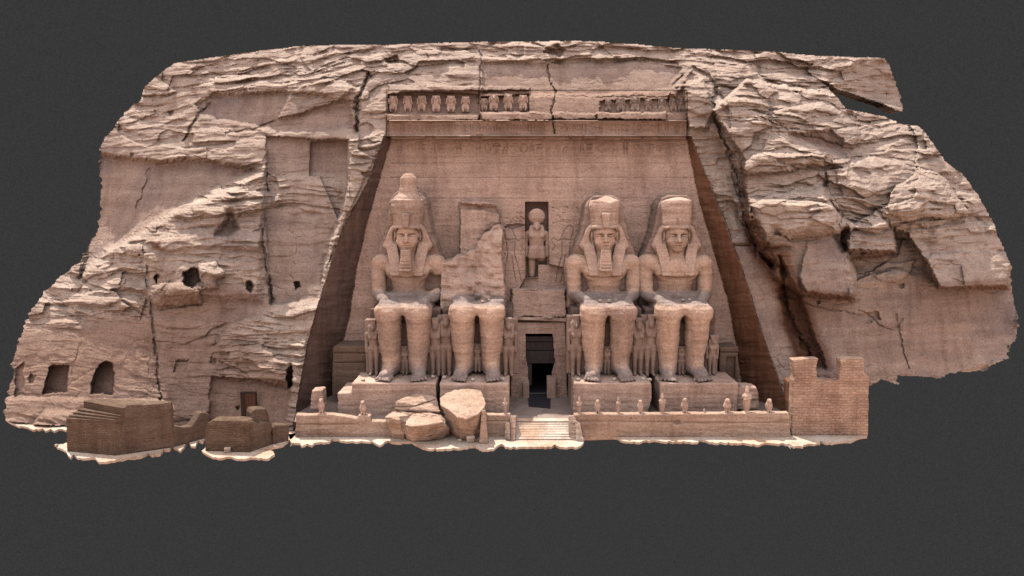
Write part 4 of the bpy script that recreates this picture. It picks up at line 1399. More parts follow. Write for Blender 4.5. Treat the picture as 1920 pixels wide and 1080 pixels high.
# --- ground left on the scan: a thin torn strip of sand
def slab_px(name, polys, z0, thick, mat, seed=0):
    Vs, Fs, n = [], [], 0
    for poly in polys:
        Q = []
        for i, (a, b) in enumerate(poly):
            c, d_ = poly[(i + 1) % len(poly)]
            m = max(1, int(math.hypot(c - a, d_ - b) / 5))
            for k in range(m):
                t = k / m
                Q.append((a + (c - a) * t + (rng.uniform(-1, 1) if k else 0), b + (d_ - b) * t + (rng.uniform(-1.3, 1.3) if k else 0)))
        top = [gp(a, b, z0) for a, b in Q]
        m = len(top)
        bm = bmesh.new()
        vt = [bm.verts.new(p) for p in top]
        vb = [bm.verts.new((p[0], p[1] + 0.05, p[2] - thick)) for p in top]
        bm.faces.new(vt)
        for i in range(m):
            j = (i + 1) % m
            bm.faces.new((vt[i], vb[i], vb[j], vt[j]))
        bmesh.ops.triangulate(bm, faces=bm.faces[:])
        bmesh.ops.recalc_face_normals(bm, faces=bm.faces[:])
        bm.verts.index_update()
        Vs += [tuple(v.co) for v in bm.verts]
        Fs += [tuple(v.index + n for v in f.verts) for f in bm.faces]
        n += len(bm.verts)
        bm.free()
    return add(name, np.array(Vs), Fs, mat)


G = [[(10, 786), (140, 780), (140, 800), (135, 801), (128, 806), (110, 804), (102, 808), (95, 804), (86, 808), (80, 803), (62, 806), (52, 801), (30, 797)],
     [(128, 830), (340, 800), (385, 800), (385, 820), (380, 829), (371, 826), (366, 837), (358, 836), (352, 824), (345, 838), (338, 846), (322, 836), (318, 843), (306, 843), (300, 851), (285, 854), (278, 849), (266, 855),
      (245, 858), (225, 861), (198, 866), (185, 866), (178, 858), (160, 859), (145, 858), (138, 852), (132, 858), (124, 846), (106, 838), (108, 834)],
     [(378, 845), (386, 838), (470, 838), (535, 815), (560, 812), (548, 822), (525, 836), (502, 842), (478, 842), (512, 846), (515, 852), (505, 859), (480, 858), (450, 860), (425, 856), (415, 859), (395, 855)],
     [(540, 808), (960, 808), (1480, 806), (1628, 806), (1626, 818), (1612, 820), (1594, 828), (1578, 828), (1560, 831), (1545, 829), (1538, 826), (1538, 831), (1506, 834), (1506, 837), (1488, 837), (1480, 832), (1430, 831),
      (1424, 834), (1398, 831), (1330, 829), (1312, 824), (1308, 829), (1240, 827), (1212, 825), (1200, 829), (1170, 827), (1160, 822), (1140, 816), (1125, 820), (1096, 820), (1094, 830), (1084, 838), (1050, 838),
      (1040, 833), (1033, 838), (948, 838), (940, 832), (925, 842), (905, 843), (890, 836), (865, 840), (805, 842), (790, 838), (772, 828), (745, 830), (728, 826), (712, 835), (698, 827), (650, 828), (622, 823),
      (618, 828), (590, 830), (585, 835), (576, 832), (565, 836), (562, 831), (545, 830)]]
# keep the torn hole beside the leaning post
tag(slab_px('ground', G, 0.03, 0.22, M_SAND), kind='structure')

# --- parapets along the terrace front
YP = -14.7


def groove_box(x0, x1, py, hh=0.045, dy=0.12, Yf=YP):
    z = pt(1000, py, Yf)[2]
    X0_, X1_ = pt(x0, py, Yf)[0], pt(x1, py, Yf)[0]
    return s_box(((X0_ + X1_) / 2, Yf, z), (abs(X1_ - X0_) / 2, dy, hh), 0.02)


wgrp = 'low parapets of the terrace front'
px_ext('terrace_parapet', [(555, 778), (575, 779), (620, 777), (655, 782), (668, 785), (672, 779), (694, 780), (696, 790), (735, 791), (738, 824), (553, 824)], YP, 0.75, M_BOUL,
       'long low parapet left of the fallen boulders, with a worn raised edge', 'parapet', 101, cuts=[groove_box(553, 672, 796), groove_box(671, 673, 801, 0.4, 0.08)], group=wgrp)
px_ext('terrace_parapet', [(900, 778), (957, 778), (957, 824), (900, 824)], YP, 0.75, M_BOUL, 'short stub of parapet between the big round boulder and the stair', 'parapet', 102,
       cuts=[groove_box(905, 957, 790)], group=wgrp)
px_ext('terrace_parapet', [(1076, 778), (1100, 777), (1300, 776), (1480, 774), (1484, 822), (1078, 826)], YP, 0.75, M_BOUL, 'long straight parapet right of the stair', 'parapet', 103,
       cuts=[groove_box(1085, 1265, 791, 0.05), groove_box(1282, 1476, 793, 0.05), s_ell((pt(1270, 793, YP)[0], YP, pt(1270, 793, YP)[2]), (0.35, 0.3, 0.25)),
             s_ell((pt(1183, 785, YP)[0], YP, pt(1183, 785, YP)[2]), (0.15, 0.2, 0.12)), groove_box(1140, 1141, 800, 0.5), groove_box(1380, 1381, 784, 0.3)], group=wgrp)

# --- stair up to the terrace
STAIR = empty('stairway', gp(1017, 838, 0), 'pale sunlit low stair rising to the temple doorway', 'stairway')
V, F = [], []
n = 7
yA, yB_ = gp(1017, 826)[1], gp(1017, 790, FLOOR)[1]
for i in range(n + 1):
    ya, z1 = yA + (yB_ - yA) * i / n, FLOOR * (i + 0.9) / (n + 0.9)
    yb = yA + (yB_ - yA) * (i + 1) / n if i < n else yB_ + 0.5
    t = (ya - yA) / (yB_ - yA)
    xl = (1 - t) * gp(960, 826)[0] + t * gp(968, 790, FLOOR)[0]
    xr = (1 - t) * gp(1074, 826)[0] + t * gp(1066, 790, FLOOR)[0]
    b = len(V)
    w_ = lambda: rng.uniform(-.03, .03)
    V += [(xl, ya + w_(), -0.05), (xr, ya + w_(), -0.05), (xr, ya + w_(), z1 + w_()), (xl, ya + w_(), z1 + w_()), (xr, yb, z1 + FLOOR * 0.8 / (n + 0.9)), (xl, yb, z1 + FLOOR * 0.8 / (n + 0.9))]
    F += [(b, b + 1, b + 2, b + 3), (b + 3, b + 2, b + 4, b + 5), (b + 1, b + 1, b + 4, b + 2)[0:4]]
F = [f for f in F if len(set(f)) == len(f)]
add('steps', V, F, M_SAND, parent=STAIR)


def hull_obj(name, pts, mat, seed, amp=0.1, h=0.08, parent=None, label=None, cat=None, group=None, cuts=(), bands=1.0, more=()):
    A_ = np.array(pts, float)
    for m in more: A_ = np.concatenate([A_, np.array(m, float)])
    v = vol_for(A_.min(0), A_.max(0), h)
    v.add(s_hull(pts))
    for m in more: v.add(s_hull(m), 0.05)
    for c in cuts: v.cut(c, 0.08)
    V, F = v.mesh()
    V = weather(V, F, amp, seed, bands)
    c = A_.mean(0)
    o = add(name, V, F, mat, origin=(c[0], c[1], A_[:, 2].min()), parent=parent, smooth=True)
    return tag(o, label, cat, group) if parent is None else o


for a, b, nm in ((956, 968, 0), (1066, 1079, 1)):
    hull_obj('side_block', [pt(a, 779, -14.6), pt(b, 779, -14.6), pt(a, 779, -13.6), pt(b, 779, -13.6), gp(a - 1 + 2 * nm, 826), gp(b - 2 + 9 * nm, 828), gp(a, 818), gp(b, 818)], M_STAT, 110 + nm, 0.06, 0.06, STAIR)
hull_obj('side_block', [pt(948, 792, -15.4), pt(956, 792, -15.3), gp(946, 826), gp(956, 828), pt(948, 795, -14.9), pt(956, 795, -14.9)], M_SAND, 113, 0.06, 0.06, STAIR)
hull_obj('side_block', [pt(1078, 788, -15.2), pt(1088, 794, -15.5), gp(1080, 828), gp(1095, 830), pt(1078, 792, -14.9), pt(1088, 797, -14.9), gp(1092, 824)], M_SAND, 114, 0.08, 0.06, STAIR)

# --- statuettes on the parapets
def falcon():
    v = Vol((-0.42, -0.4, -0.03), (0.42, 0.5, 1.32), 0.03)
    v.add(s_box((0, 0.02, 0.06), (0.27, 0.3, 0.08), 0.03))
    v.add(s_ell((0, 0.02, 0.62), (0.27, 0.25, 0.44)), 0.05)
    v.add(s_cap((0, 0.0, 0.9), (0, -0.05, 1.12), 0.19, 0.165), 0.06)
    v.add(s_cap((0, -0.15, 1.13), (0, -0.26, 1.06), 0.07, 0.03), 0.03)
    v.add(s_cap((0, 0.2, 0.4), (0, 0.32, 0.1), 0.15, 0.10), 0.06)
    v.sym(lambda s: s_cap((s * 0.10, -0.12, 0.3), (s * 0.10, -0.16, 0.1), 0.08, 0.07), 0.03)
    return v.mesh()


def mummy(h=1.5):
    v = Vol((-0.4, -0.35, -0.03), (0.4, 0.35, h + 0.1), 0.03)
    v.add(s_box((0, 0, 0.05), (0.24, 0.2, 0.07), 0.03))
    v.add(s_cap((0, 0, 0.15), (0, 0, h * 0.62), 0.15, 0.235), 0.05)
    v.add(s_cap((-0.14, 0, h * 0.64), (0.14, 0, h * 0.64), 0.12, 0.12), 0.06)
    v.add(s_cap((-0.16, -0.16, h * 0.55), (0.14, -0.2, h * 0.6), 0.06, 0.06), 0.04)
    v.add(s_ell((0, -0.03, h * 0.80), (0.12, 0.13, 0.15)), 0.03)
    v.add(s_cap((0, 0.0, h * 0.88), (0, 0.02, h * 0.97), 0.11, 0.07), 0.03)
    v.add(s_cap((0, -0.13, h * 0.74), (0, -0.16, h * 0.66), 0.04, 0.03), 0.02)
    return v.mesh()


def stub():
    v = Vol((-0.4, -0.3, -0.03), (0.4, 0.3, 0.7), 0.03)
    v.add(s_box((0, 0, 0.08), (0.26, 0.2, 0.1), 0.04)).add(s_ell((-0.02, 0, 0.25), (0.16, 0.14, 0.3)), 0.06).cut(s_ell((0.15, -0.05, 0.42), (0.15, 0.3, 0.12)), 0.04)
    return v.mesh()


FAL, MUM, STB = falcon(), mummy(), stub()
sg = 'statuettes standing along the terrace parapets'
little = [(603, 777, FAL, 1.17, 1.0, 'falcon statuette on the left parapet, nearest the dark striped wall'),
          (681, 780, FAL, 1.14, 1.0, 'falcon statuette on the raised block of the left parapet, by the boulders'),
          (947, 777, MUM, 1.06, 0.85, 'slender statuette on the short parapet stub left of the stair'),
          (1086, 777, MUM, 1.08, 1.0, 'statuette right beside the stair, first on the right parapet'),
          (1120, 777, FAL, 1.10, 0.9, 'falcon statuette second from the stair on the right parapet'),
          (1159, 777, MUM, 1.10, 0.8, 'slim statuette third from the stair on the right parapet'),
          (1200, 777, FAL, 1.08, 1.0, 'falcon statuette left of the dark gap between the two right plinths'),
          (1241, 777, MUM, 1.30, 1.0, 'taller statuette right of the dark gap between the two right plinths'),
          (1283, 777, FAL, 1.22, 1.0, 'falcon statuette below the middle of the beardless giant'),
          (1321, 776, STB, 0.9, 0.9, 'broken stump of a statuette on the right parapet'),
          (1363, 776, FAL, 1.14, 1.1, 'falcon statuette at the right end of the last plinth'),
          (1399, 776, MUM, 1.70, 1.0, 'tallest statuette on the right parapet, in front of the brown wall'),
          (1441, 776, FAL, 1.12, 1.1, 'falcon statuette nearest the masonry tower')]
for i, (px, py, me, s, wx, lab) in enumerate(little):
    V, F = me
    V = weather(V, F, 0.035, 130 + i, 0.5) * np.array([s * wx, s * wx, s])
    c = pt(px, py, YP + 0.38)
    tag(add({id(FAL): 'falcon_statuette', id(MUM): 'mummy_statuette', id(STB): 'broken_statuette'}[id(me)], V + np.array(c), F, M_STAT, origin=c, smooth=True), lab, 'statuette', sg)

# --- fallen pieces of the broken giant
bg = 'fallen fragments of the broken giant'
hull_obj('fallen_boulder', [pt(744, 752, -14.1), pt(742, 765, -14.2), pt(778, 738, -12.9), pt(800, 741, -12.75), pt(818, 744, -12.8), pt(820, 764, -13.9), pt(780, 769, -14.4), pt(755, 768, -14.3),
                            gp(745, 792, 0.9), gp(818, 795, 0.9), gp(812, 775, 0.9), pt(826, 772, -14.3)], M_BOUL, 151, 0.20, 0.06, None, 'flat ledged rock lying behind the two larger fallen boulders', 'boulder', bg,
         cuts=[s_box((pt(785, 760, -14)[0], -14.0, pt(785, 760, -14)[2]), (2.5, 1.2, 0.04), 0.02, rx=0.2, rz=-0.15)])
B2a = [pt(721, 781, -15.5), pt(724, 790, -15.7), pt(752, 786, -16.3), pt(757, 790, -16.2), gp(733, 812), gp(737, 822), gp(757, 824), pt(735, 772, -13.7), pt(760, 764, -13.0), pt(790, 762, -12.9), gp(760, 800), gp(790, 800)]
B2b = [pt(757, 795, -16.3), pt(770, 800, -16.9), pt(800, 797, -17.0), pt(830, 791, -16.4), pt(843, 803, -15.8), gp(762, 824), gp(775, 829), gp(800, 829), gp(828, 823), gp(845, 815), pt(757, 766, -13.2), pt(790, 762, -13.0), pt(818, 766, -13.2),
       pt(832, 782, -14.5), gp(840, 800), gp(765, 800)]
hull_obj('fallen_boulder', B2a, M_BOUL, 152, 0.17, 0.06, None, 'broad flat-topped fallen boulder with an upright notch in its front', 'boulder', bg, more=[B2b],
         cuts=[s_box((pt(756, 800, -16.2)[0], -16.5, 1.2), (0.22, 1.0, 1.9), 0.06)] + [s_box((pt(x_, 782, -15)[0], -15.2, pt(x_, 778, -15)[2]), (1.9, 0.05, 0.16), 0.02, rz=r_) for x_, r_ in ((775, -0.5), (795, -0.35), (810, -0.6), (790, 0.2))], bands=0.9)
drum = [pt(835, 739, -13.6), pt(852, 731, -13.2), pt(880, 728, -13.0), pt(902, 732, -13.4), pt(824, 746, -14.4), pt(826, 760, -15.4), pt(840, 768, -16.3), pt(858, 783, -17.2), pt(875, 786, -17.3), pt(895, 777, -16.9), pt(908, 765, -16.0),
        pt(911, 754, -15.2), gp(850, 818), gp(865, 826), gp(885, 826), gp(900, 820), gp(850, 805), gp(900, 805)]
band = [s_box((pt(870, 795, -17.2)[0], -17.35, pt(870, 793, -17.2)[2]), (2.2, 0.5, 0.05), 0.03, rx=-0.2)]
hull_obj('fallen_boulder', drum, M_BOUL, 153, 0.16, 0.06, None, 'great round drum-shaped fallen boulder with a bright broken top', 'boulder', bg, cuts=band, bands=0.6)
hull_obj('stone_post', [pt(903, 770, -16.4), pt(910, 768, -16.4), pt(904, 772, -15.9), pt(911, 770, -15.9), gp(898, 833), gp(915, 833), gp(900, 826), gp(916, 826)], M_BOUL, 154, 0.05, 0.06, None,
         'narrow upright stone post leaning on the round boulder', 'post')
for i, (px, py, r, lab) in enumerate([(882, 829, 0.42, 'small yellowish squared block in front of the round boulder'), (862, 829, 0.2, 'tiny pale stone left of the yellowish block'),
                                      (1490, 811, 0.36, 'small pale upright block at the foot of the masonry tower'), (427, 849, 0.3, 'small pale stone in front of the mud-brick wall near the chapel door'),
                                      (106, 838, 0.16, 'tiny pale stone at the torn edge beside the stepped mud wall')]):
    c = gp(px, py)
    v = Vol((-1, -1, -0.2), (1, 1, 1.2), 0.05)
    v.add(s_box((0, 0, r * 0.8), (r * (0.6 if i == 2 else 0.9), r * 0.6, r * (1.1 if i == 2 else 0.8)), 0.1, rx=0.1, rz=0.3))
    V, F = v.mesh()
    tag(add('small_stone_block', weather(V, F, 0.05, 160 + i) + np.array(c), F, M_SAND, origin=c, smooth=True), lab, 'stone')

# --- walls of mud brick and masonry, traced on upright planes over their own base lines
def vplane(px, py, A_, B_):
    """where the view ray meets the upright plane through two ground points"""
    A_, B_ = np.array(A_[:2]), np.array(B_[:2])
    nrm = np.array([-(B_ - A_)[1], (B_ - A_)[0]])
    dx, dy, dz = [float(q) for q in ray(px, py)]
    t = ((A_ - np.array([0, CAMY])) @ nrm) / (np.array([dx, dy]) @ nrm)
    return np.array([dx * t, CAMY + dy * t, CAMZ + dz * t])


def wall(name, A_, B_, poly, thick, mat, parent, seed, amp=0.07, h=0.065, lean=0.0):
    pts = np.array([vplane(a, b, A_, B_) for a, b in poly])
    d_ = np.array(B_[:2]) - np.array(A_[:2])
    d_ = d_ / np.linalg.norm(d_)
    u = (pts[:, :2] - np.array(A_[:2])) @ d_
    P = list(zip(u, np.maximum(pts[:, 2], -0.03)))
    v = vol_for((u.min(), 0, -0.03), (u.max(), thick, pts[:, 2].max()), h)
    v.add(s_ext(P, 0.0, thick, 0.04, lean=lean, z0=0))
    V, F = v.mesh()
    V = weather(V, F, amp, seed, 0.4)
    W = np.stack([A_[0] + V[:, 0] * d_[0] - V[:, 1] * d_[1], A_[1] + V[:, 0] * d_[1] + V[:, 1] * d_[0], V[:, 2]], 1)
    return add(name, W, F, mat, parent=parent, smooth=True)


FL, FR, R1, R2 = gp(126, 847), gp(217, 855), gp(322, 840), gp(392, 820)
W1 = empty('mud_brick_wall', FR, 'big mud-brick wall with a stepped top, far left of the giants', 'wall', 'mud-brick walls in the forecourt')
back = np.array([0.3, 1.6])
FLb, R1b = np.array(FL[:2]) + back + np.array([1.0, 0.6]), np.array(R1[:2]) + np.array([0.1, 0.5])
z0_ = float(vplane(180, 786, FL, FR)[2]) - 0.15
ztop = float(vplane(285, 759, FR, R1)[2])
V, F = [], []
lev = [0.0] + [z0_ + (ztop - z0_) * k / 4 * 0.62 for k in range(4)] + [ztop]
for k in range(5):
    t = k * 0.15 + (0.06 if k == 4 else 0)
    fl = np.array(FL[:2]) * (1 - t) + FLb * t
    fr = np.array(FR[:2]) * (1 - t * 0.26) + np.array(R1[:2]) * t * 0.26
    zb, zt = (lev[k] - (0.02 if k else 0.03)), lev[k + 1]
    ring_ = [fl, fr, np.array(R1[:2]), R1b, FLb]
    cen = np.mean(ring_, 0)
    b = len(V)
    for zz, bat in ((zb, 0.0 if k == 0 else 0.0), (zt, 0.05 * (zt - zb) / 1.0)):
        for q in ring_:
            dq = (cen - q); dq = dq / (np.linalg.norm(dq) + 1e-6)
            q2 = q + dq * bat
            V.append((q2[0], q2[1], zz))
    for i in range(5):
        j = (i + 1) % 5
        F.append((b + i, b + j, b + 5 + j, b + 5 + i))
    F.append(tuple(b + 5 + i for i in range(5)))
add('stepped_block', V, F, M_MUD, parent=W1)
wall('side_wall', FR, R1, [(219, 853), (237, 759), (262, 758), (270, 759), (322, 756), (324, 838)], 0.5, M_MUDP, W1, 171, 0.12)
wall('low_wall', R1, R2, [(320, 842), (321, 757), (325, 770), (328, 799), (345, 801), (360, 799), (363, 794), (367, 789), (371, 782), (375, 775), (380, 773), (393, 775), (394, 822)], 0.9, M_MUDP, W1, 172, 0.1)

A2, B2_, C2_, D2_ = gp(384, 846), gp(468, 849), gp(511, 834), gp(543, 827)
W2 = empty('mud_brick_wall', B2_, 'smaller mud-brick wall with a tall stub, below the small wooden door', 'wall', 'mud-brick walls in the forecourt')
wall('front_wall', A2, B2_, [(384, 846), (386, 805), (390, 792), (398, 788), (464, 790), (467, 794), (469, 849)], 1.3, M_MUD, W2, 173, 0.08)
wall('side_wall', B2_, C2_, [(468, 849), (467, 791), (474, 790), (482, 792), (486, 797), (492, 790), (510, 792), (512, 834)], 0.9, M_MUDP, W2, 174, 0.1)
wall('tall_stub', gp(470, 842), gp(512, 832), [(470, 842), (471, 775), (475, 768), (482, 766), (500, 767), (505, 780), (511, 832)], 1.1, M_MUDP, W2, 175, 0.1)
wall('end_block', C2_, D2_, [(511, 834), (511, 803), (518, 797), (541, 797), (542, 827)], 0.9, M_MUDP, W2, 176, 0.1)

TA, TB = gp(1486, 817), gp(1629, 817)
TW = empty('masonry_tower', ((TA[0] + TB[0]) / 2, TA[1], 0), 'square block-built wall with two battlements, at the right end of the terrace', 'tower')
wall('main_wall', TA, TB, [(1484, 818), (1486, 714), (1490, 708), (1486, 674), (1535, 672), (1531, 690), (1533, 712), (1572, 713), (1577, 690), (1575, 673), (1622, 672), (1620, 700), (1630, 705), (1628, 818)], 0.95, M_BLOCK, TW, 181, 0.10, 0.08)
wall('narrow_pier', gp(1478, 806), gp(1488, 806), [(1479, 806), (1479, 716), (1488, 714), (1489, 806)], 1.4, M_BROWN, TW, 182, 0.05)

# --- small wooden door of the rock chapel on the left
def door_at(px0, px1, py0, py1, Yd):
    a, b = pt(px0, py0, Yd), pt(px1, py1, Yd)
    return a[0], b[0], b[2], a[2]


jj = int(np.searchsorted(gy, 760)); ii = int(np.searchsorted(gx, 466))
YD = float(np.min(Y[jj - 12:jj + 16, ii - 12:ii + 12])) - 0.05
x0_, x1_, z0_, z1_ = door_at(452, 480, 738, 790, YD)


def boxes(lst):
    V, F = [], []
    for (xa, xb, ya, yb, za, zb) in lst:
        b = len(V)
        V += [(xa, ya, za), (xb, ya, za), (xb, yb, za), (xa, yb, za), (xa, ya, zb), (xb, ya, zb), (xb, yb, zb), (xa, yb, zb)]
        F += [(b, b + 3, b + 2, b + 1), (b + 4, b + 5, b + 6, b + 7), (b, b + 1, b + 5, b + 4), (b + 1, b + 2, b + 6, b + 5), (b + 2, b + 3, b + 7, b + 6), (b + 3, b, b + 4, b + 7)]
    return V, F


DR = empty('wooden_door', ((x0_ + x1_) / 2, YD, z0_), 'small dark brown wooden door in the smooth rock wall on the left', 'door')
pw = (x1_ - x0_) / 4
V, F = boxes([(x0_ + pw * (k + (0.9 if k == 0 else 0)), x0_ + pw * (k + 1) - 0.03, YD + 0.06 + 0.015 * (k % 2), YD + 0.2, z0_, z1_) for k in range(1, 4)])
add('planks', V, F, M_WOOD, parent=DR)
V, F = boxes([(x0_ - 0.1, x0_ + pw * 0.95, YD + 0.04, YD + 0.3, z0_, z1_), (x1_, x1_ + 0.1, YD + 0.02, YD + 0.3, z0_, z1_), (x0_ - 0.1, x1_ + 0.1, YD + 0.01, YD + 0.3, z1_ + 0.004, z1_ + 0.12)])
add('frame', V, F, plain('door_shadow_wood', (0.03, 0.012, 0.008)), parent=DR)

# --- the temple doorway
DW = empty('temple_doorway', pt(1011, 770, -5.6), 'tall dark doorway in the middle of the facade', 'doorway')
xa, xb = pt(984, 700, -4.9)[0], pt(1039, 700, -4.9)[0]
za, zb = FLOOR - 0.05, pt(1011, 624, -4.9)[2] + 0.15
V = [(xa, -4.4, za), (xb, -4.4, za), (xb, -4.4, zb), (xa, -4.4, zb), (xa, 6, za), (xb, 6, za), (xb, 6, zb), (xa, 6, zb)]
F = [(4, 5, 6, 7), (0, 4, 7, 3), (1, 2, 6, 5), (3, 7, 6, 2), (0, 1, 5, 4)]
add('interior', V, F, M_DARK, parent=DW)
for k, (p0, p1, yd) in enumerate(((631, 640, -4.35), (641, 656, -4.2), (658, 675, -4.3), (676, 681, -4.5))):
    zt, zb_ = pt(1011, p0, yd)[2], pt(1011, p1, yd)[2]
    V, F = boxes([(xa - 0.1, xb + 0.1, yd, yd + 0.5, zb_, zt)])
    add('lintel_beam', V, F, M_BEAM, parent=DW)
for (p0, p1, q0, q1, yd, ye, m_) in ((981, 992, 719, 800, -6.5, -5.0, M_WALL), (1026, 1041, 711, 800, -6.6, -5.0, M_WALL), (986, 997, 682, 722, -4.4, -3.9, M_BEAM)):
    a, b = pt(p0, q0, yd), pt(p1, q1, yd)
    V, F = boxes([(a[0], b[0], yd, ye, max(b[2], FLOOR - 0.05), a[2])])
    add('jamb', V, F, m_, parent=DW)
th = [gp(990, 738, FLOOR + 0.03), gp(1033, 738, FLOOR + 0.03), gp(1032, 766, FLOOR + 0.03), gp(991, 762, FLOOR + 0.03)]  # dark slab painting the doorway's shade onto the floor
add('shade_slab', th + [(p[0], p[1], p[2] - 0.06) for p in th], [(3, 2, 1, 0), (4, 5, 6, 7)] + [(i, (i + 1) % 4, (i + 1) % 4 + 4, i + 4) for i in range(4)], M_DARK, parent=DW)

# --- niche god above the door
v = Vol((-0.24, -0.22, -0.02), (0.24, 0.22, 1.1), 0.0095)
v.sym(lambda s: s_cap((s * 0.055, 0.0, 0.42), (s * 0.055, 0.0, 0.03), 0.05, 0.038), 0.01)
v.cut(s_box((0.07, 0, 0.07), (0.07, 0.3, 0.17), 0.01, rz=0.0), 0.01)
v.add(s_box((0, -0.02, 0.36), (0.10, 0.065, 0.09), 0.03, taper=-0.1), 0.02)
v.add(s_cap((0, 0, 0.42), (0, 0, 0.60), 0.078, 0.105, (1, 1.2, 1)), 0.02)
v.add(s_cap((-0.10, 0, 0.635), (0.10, 0, 0.635), 0.042, 0.042), 0.02)
v.sym(lambda s: s_cap((s * 0.138, 0, 0.62), (s * 0.130, -0.02, 0.32), 0.036, 0.028), 0.01)
v.sym(lambda s: s_cap((s * 0.145, 0.02, 0.3), (s * 0.145, 0.02, 0.02), 0.026, 0.026), 0.01)
v.add(s_ell((0, -0.03, 0.735), (0.055, 0.07, 0.065)), 0.02)
v.add(s_cap((0, -0.09, 0.73), (0, -0.13, 0.70), 0.025, 0.01), 0.01)
v.sym(lambda s: s_cap((s * 0.06, 0, 0.73), (s * 0.065, -0.06, 0.60), 0.03, 0.026), 0.015)
v.add(s_ell((0, 0.0, 0.875), (0.118, 0.06, 0.112)), 0.012)
V, F = v.mesh()
hN = 7.35
c = pt(1006, 521, -1.9)
V[:, 0] *= 1 + 0.22 * (1 - sstep(0.70, 0.78, V[:, 2]))
V = weather(V, F, 0.009, 191) * hN + np.array([c[0], -1.55, c[2]])
tag(add('falcon_god_statue', V, F, M_STAT, origin=(c[0], -1.55, c[2]), smooth=True), 'falcon-headed god with a sun disc on its head, in the niche above the doorway', 'statue')

# --- frieze of baboons
v = Vol((-0.62, -0.6, -0.03), (0.62, 0.5, 1.75), 0.04)
v.add(s_ell((0, 0.05, 0.62), (0.36, 0.32, 0.55)))
v.sym(lambda s: s_cap((s * 0.26, -0.1, 0.62), (s * 0.30, -0.32, 0.25), 0.18, 0.13), 0.06)
v.sym(lambda s: s_cap((s * 0.28, -0.3, 0.3), (s * 0.24, -0.36, 0.03), 0.11, 0.10), 0.05)
v.add(s_ell((0, -0.02, 1.10), (0.33, 0.28, 0.28)), 0.08)
v.add(s_ell((0, -0.08, 1.38), (0.22, 0.22, 0.21)), 0.05)
v.add(s_cap((0, -0.2, 1.34), (0, -0.38, 1.27), 0.12, 0.08), 0.04)
v.sym(lambda s: s_cap((s * 0.34, 0, 1.05), (s * 0.46, -0.12, 0.85), 0.11, 0.09), 0.04)
v.sym(lambda s: s_cap((s * 0.46, -0.14, 0.86), (s * 0.42, -0.3, 1.3), 0.085, 0.07), 0.03)
v.add(s_box((0, 0.22, 0.8), (0.4, 0.2, 0.85), 0.06), 0.05)
BAB = v.mesh()
bgp = 'row of carved baboons along the top of the facade'
bab = [(738, 210, 0.35, 1.0, 'carved baboon at the left end of the frieze'), (765, 210, 0.35, 1.0, 'second carved baboon from the left end of the frieze'), (791, 210, 0.35, 1.0, 'third carved baboon from the left end of the frieze'),
       (818, 210, 0.35, 1.0, 'fourth carved baboon from the left end of the frieze'), (846, 210, 0.35, 1.0, 'fifth carved baboon from the left end of the frieze'), (873, 210, 0.4, 0.95, 'worn baboon beside the blank end of the left frieze stretch'),
       (908, 209, 0.6, 0.8, 'half-lost baboon at the left edge of the ledged frieze stretch'), (926, 208, 0.25, 1.0, 'first whole baboon on the projecting left ledge'), (953, 208, 0.25, 1.0, 'middle baboon on the projecting left ledge'),
       (981, 208, 0.3, 0.97, 'last baboon on the projecting left ledge, beside blank stone'), (1140, 210, 0.45, 0.75, 'small eroded baboon first on the right ledge'), (1163, 211, 0.4, 0.95, 'eroded baboon second on the right ledge'),
       (1190, 211, 0.4, 1.0, 'eroded baboon in the middle of the right ledge'), (1215, 211, 0.4, 0.85, 'low eroded baboon fourth on the right ledge'), (1240, 211, 0.4, 0.85, 'low eroded baboon at the end of the right ledge'),
       (1262, 211, 0.3, 0.9, 'baboon just past the end of the right ledge'), (1277, 211, 0.3, 0.85, 'last baboon of the frieze, against the projecting block')]
for i, (px, py, yy, s, lab) in enumerate(bab):
    V, F = BAB
    er = 0.085 if px < 1000 else 0.16
    V = weather(V, F, er, 210 + i, 0.4) * np.array([s, s * 0.8, s * 1.02])
    c = pt(px, py, yy)
    tag(add('carved_baboon', V + np.array(c), F, M_WALL if px < 1000 else M_CLIFF, origin=c, smooth=True), lab, 'relief statue', bgp)

# --- side altars and loose blocks inside the recess
al = 'small chapels in the corners of the recess'
px_ext('corner_chapel', [(624, 652), (630, 650), (686, 650), (686, 742), (622, 742)], -8.4, 3.0, M_MUDP, 'dark block-built chapel in the left corner beside the bulb-crowned giant', 'chapel', 231,
       cuts=[groove_box(626, 690, 662, 0.06, 0.15, -8.4), groove_box(626, 690, 680, 0.04, 0.15, -8.4)], group=al)
px_ext('corner_chapel', [(1350, 652), (1384, 650), (1386, 660), (1382, 668), (1386, 745), (1348, 745)], -8.2, 2.2, M_MUDP, 'dark framed chapel in the right corner beside the beardless giant', 'chapel', 232,
       cuts=[groove_box(1352, 1384, 661, 0.05, 0.15, -8.2), s_box((pt(1370, 690, -8.2)[0], -8.2, pt(1370, 690, -8.2)[2]), (0.45, 0.4, 1.1), 0.03)], group=al)
px_ext('stone_block', [(584, 733), (604, 732), (608, 768), (582, 768)], -12.6, 1.4, M_WALL, 'squared block behind the falcon statuette, at the foot of the dark striped wall', 'block', 233)
px_ext('stone_block', [(1382, 730), (1392, 724), (1420, 728), (1424, 768), (1380, 768)], -12.0, 1.6, M_WALL, 'rough block at the right end of the beardless giant\'s plinth', 'block', 234, amp=0.2)

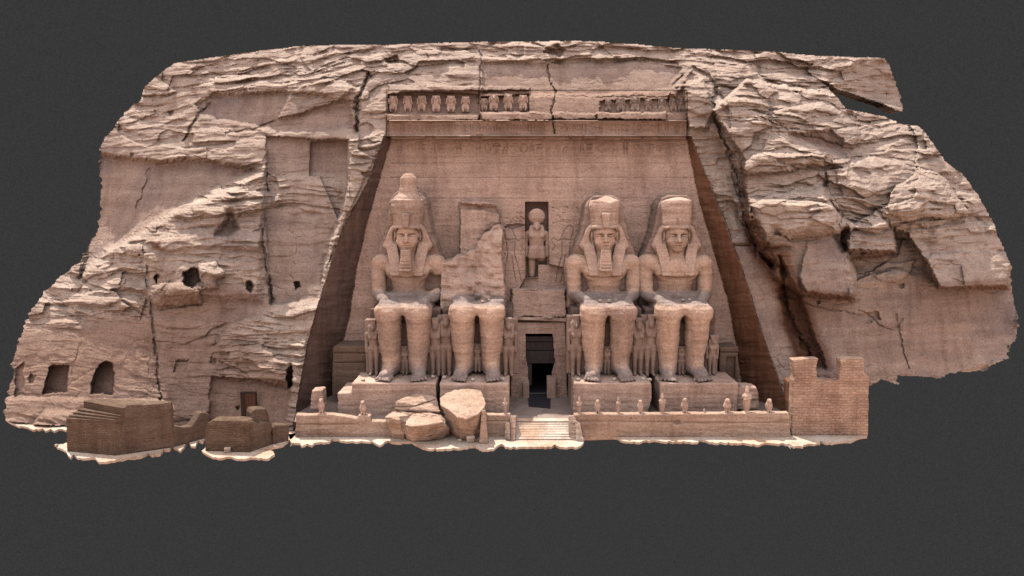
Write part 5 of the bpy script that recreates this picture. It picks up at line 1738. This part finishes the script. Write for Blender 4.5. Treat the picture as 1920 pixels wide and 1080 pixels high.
# --- loose pale stones at the feet and in the laps
k = 0
for px, py, zz, where in [(681, 715, PZ, 'beside the foot of the bulb-crowned giant'), (735, 712, PZ, 'between the feet of the bulb-crowned giant'), (793, 711, PZ, 'right of the bulb-crowned giant\'s feet'), (812, 709, PZ, 'between the plinths of the two left giants'),
                          (833, 710, PZ, 'left of the broken giant\'s feet'), (942, 714, PZ, 'right of the broken giant\'s feet'), (887, 714, PZ, 'between the broken giant\'s feet'), (1084, 714, PZ, 'left of the feet next to the doorway'),
                          (1152, 714, PZ, 'between the feet of the giant right of the doorway'), (1205, 713, PZ, 'in the gap between the two right giants'), (1218, 714, PZ, 'at the gap\'s edge before the beardless giant'),
                          (1305, 714, PZ, 'between the beardless giant\'s feet'), (872, 570, 11.35, 'in the broken giant\'s lap, left'), (905, 569, 11.35, 'in the broken giant\'s lap, middle'), (917, 565, 11.4, 'in the broken giant\'s lap, right'),
                          (1125, 567, 11.35, 'in the lap of the giant right of the doorway, left'), (1142, 567, 11.35, 'in the lap of the giant right of the doorway, middle'), (1155, 566, 11.35, 'in the lap of the giant right of the doorway, right'),
                          (1280, 565, 11.35, 'in the beardless giant\'s lap, left'), (1293, 565, 11.35, 'in the beardless giant\'s lap, right')]:
    c = gp(px, py, zz)
    v = Vol((-0.4, -0.4, -0.2), (0.4, 0.4, 0.5), 0.04)
    v.add(s_ell((0, 0, 0.12), (rng.uniform(.15, .22), 0.17, rng.uniform(.14, .2))))
    V, F = v.mesh()
    tag(add('loose_stone', weather(V, F, 0.06, 240 + k) + np.array(c), F, M_SAND, origin=c, smooth=True), 'small pale loose stone ' + where, 'stone', 'loose pale stones on the statues')
    k += 1

# --- the one bit of green at the torn right edge
bx, by, bz = pt(1884, 657, -4.0)
V, F = [], []
for i in range(46):
    a, r, hh = rng.uniform(0, 6.28), rng.uniform(0, 0.28), rng.uniform(-0.3, 0.75)
    c = np.array([bx + r * math.cos(a), by - 0.35 + r * math.sin(a), bz + hh])
    u = rng.normal(size=3); u /= np.linalg.norm(u)
    w = np.cross(u, rng.normal(size=3)); w /= np.linalg.norm(w)
    b = len(V)
    V += [c - u * 0.16, c + w * 0.05, c + u * 0.16, c - w * 0.05]
    F.append((b, b + 1, b + 2, b + 3))
tag(add('desert_plant', V, F, plain('plant_green', (0.07, 0.11, 0.03)), origin=(bx, by - 0.35, bz - 0.3)), 'tiny green plant clinging to the ragged right edge of the rock', 'plant')
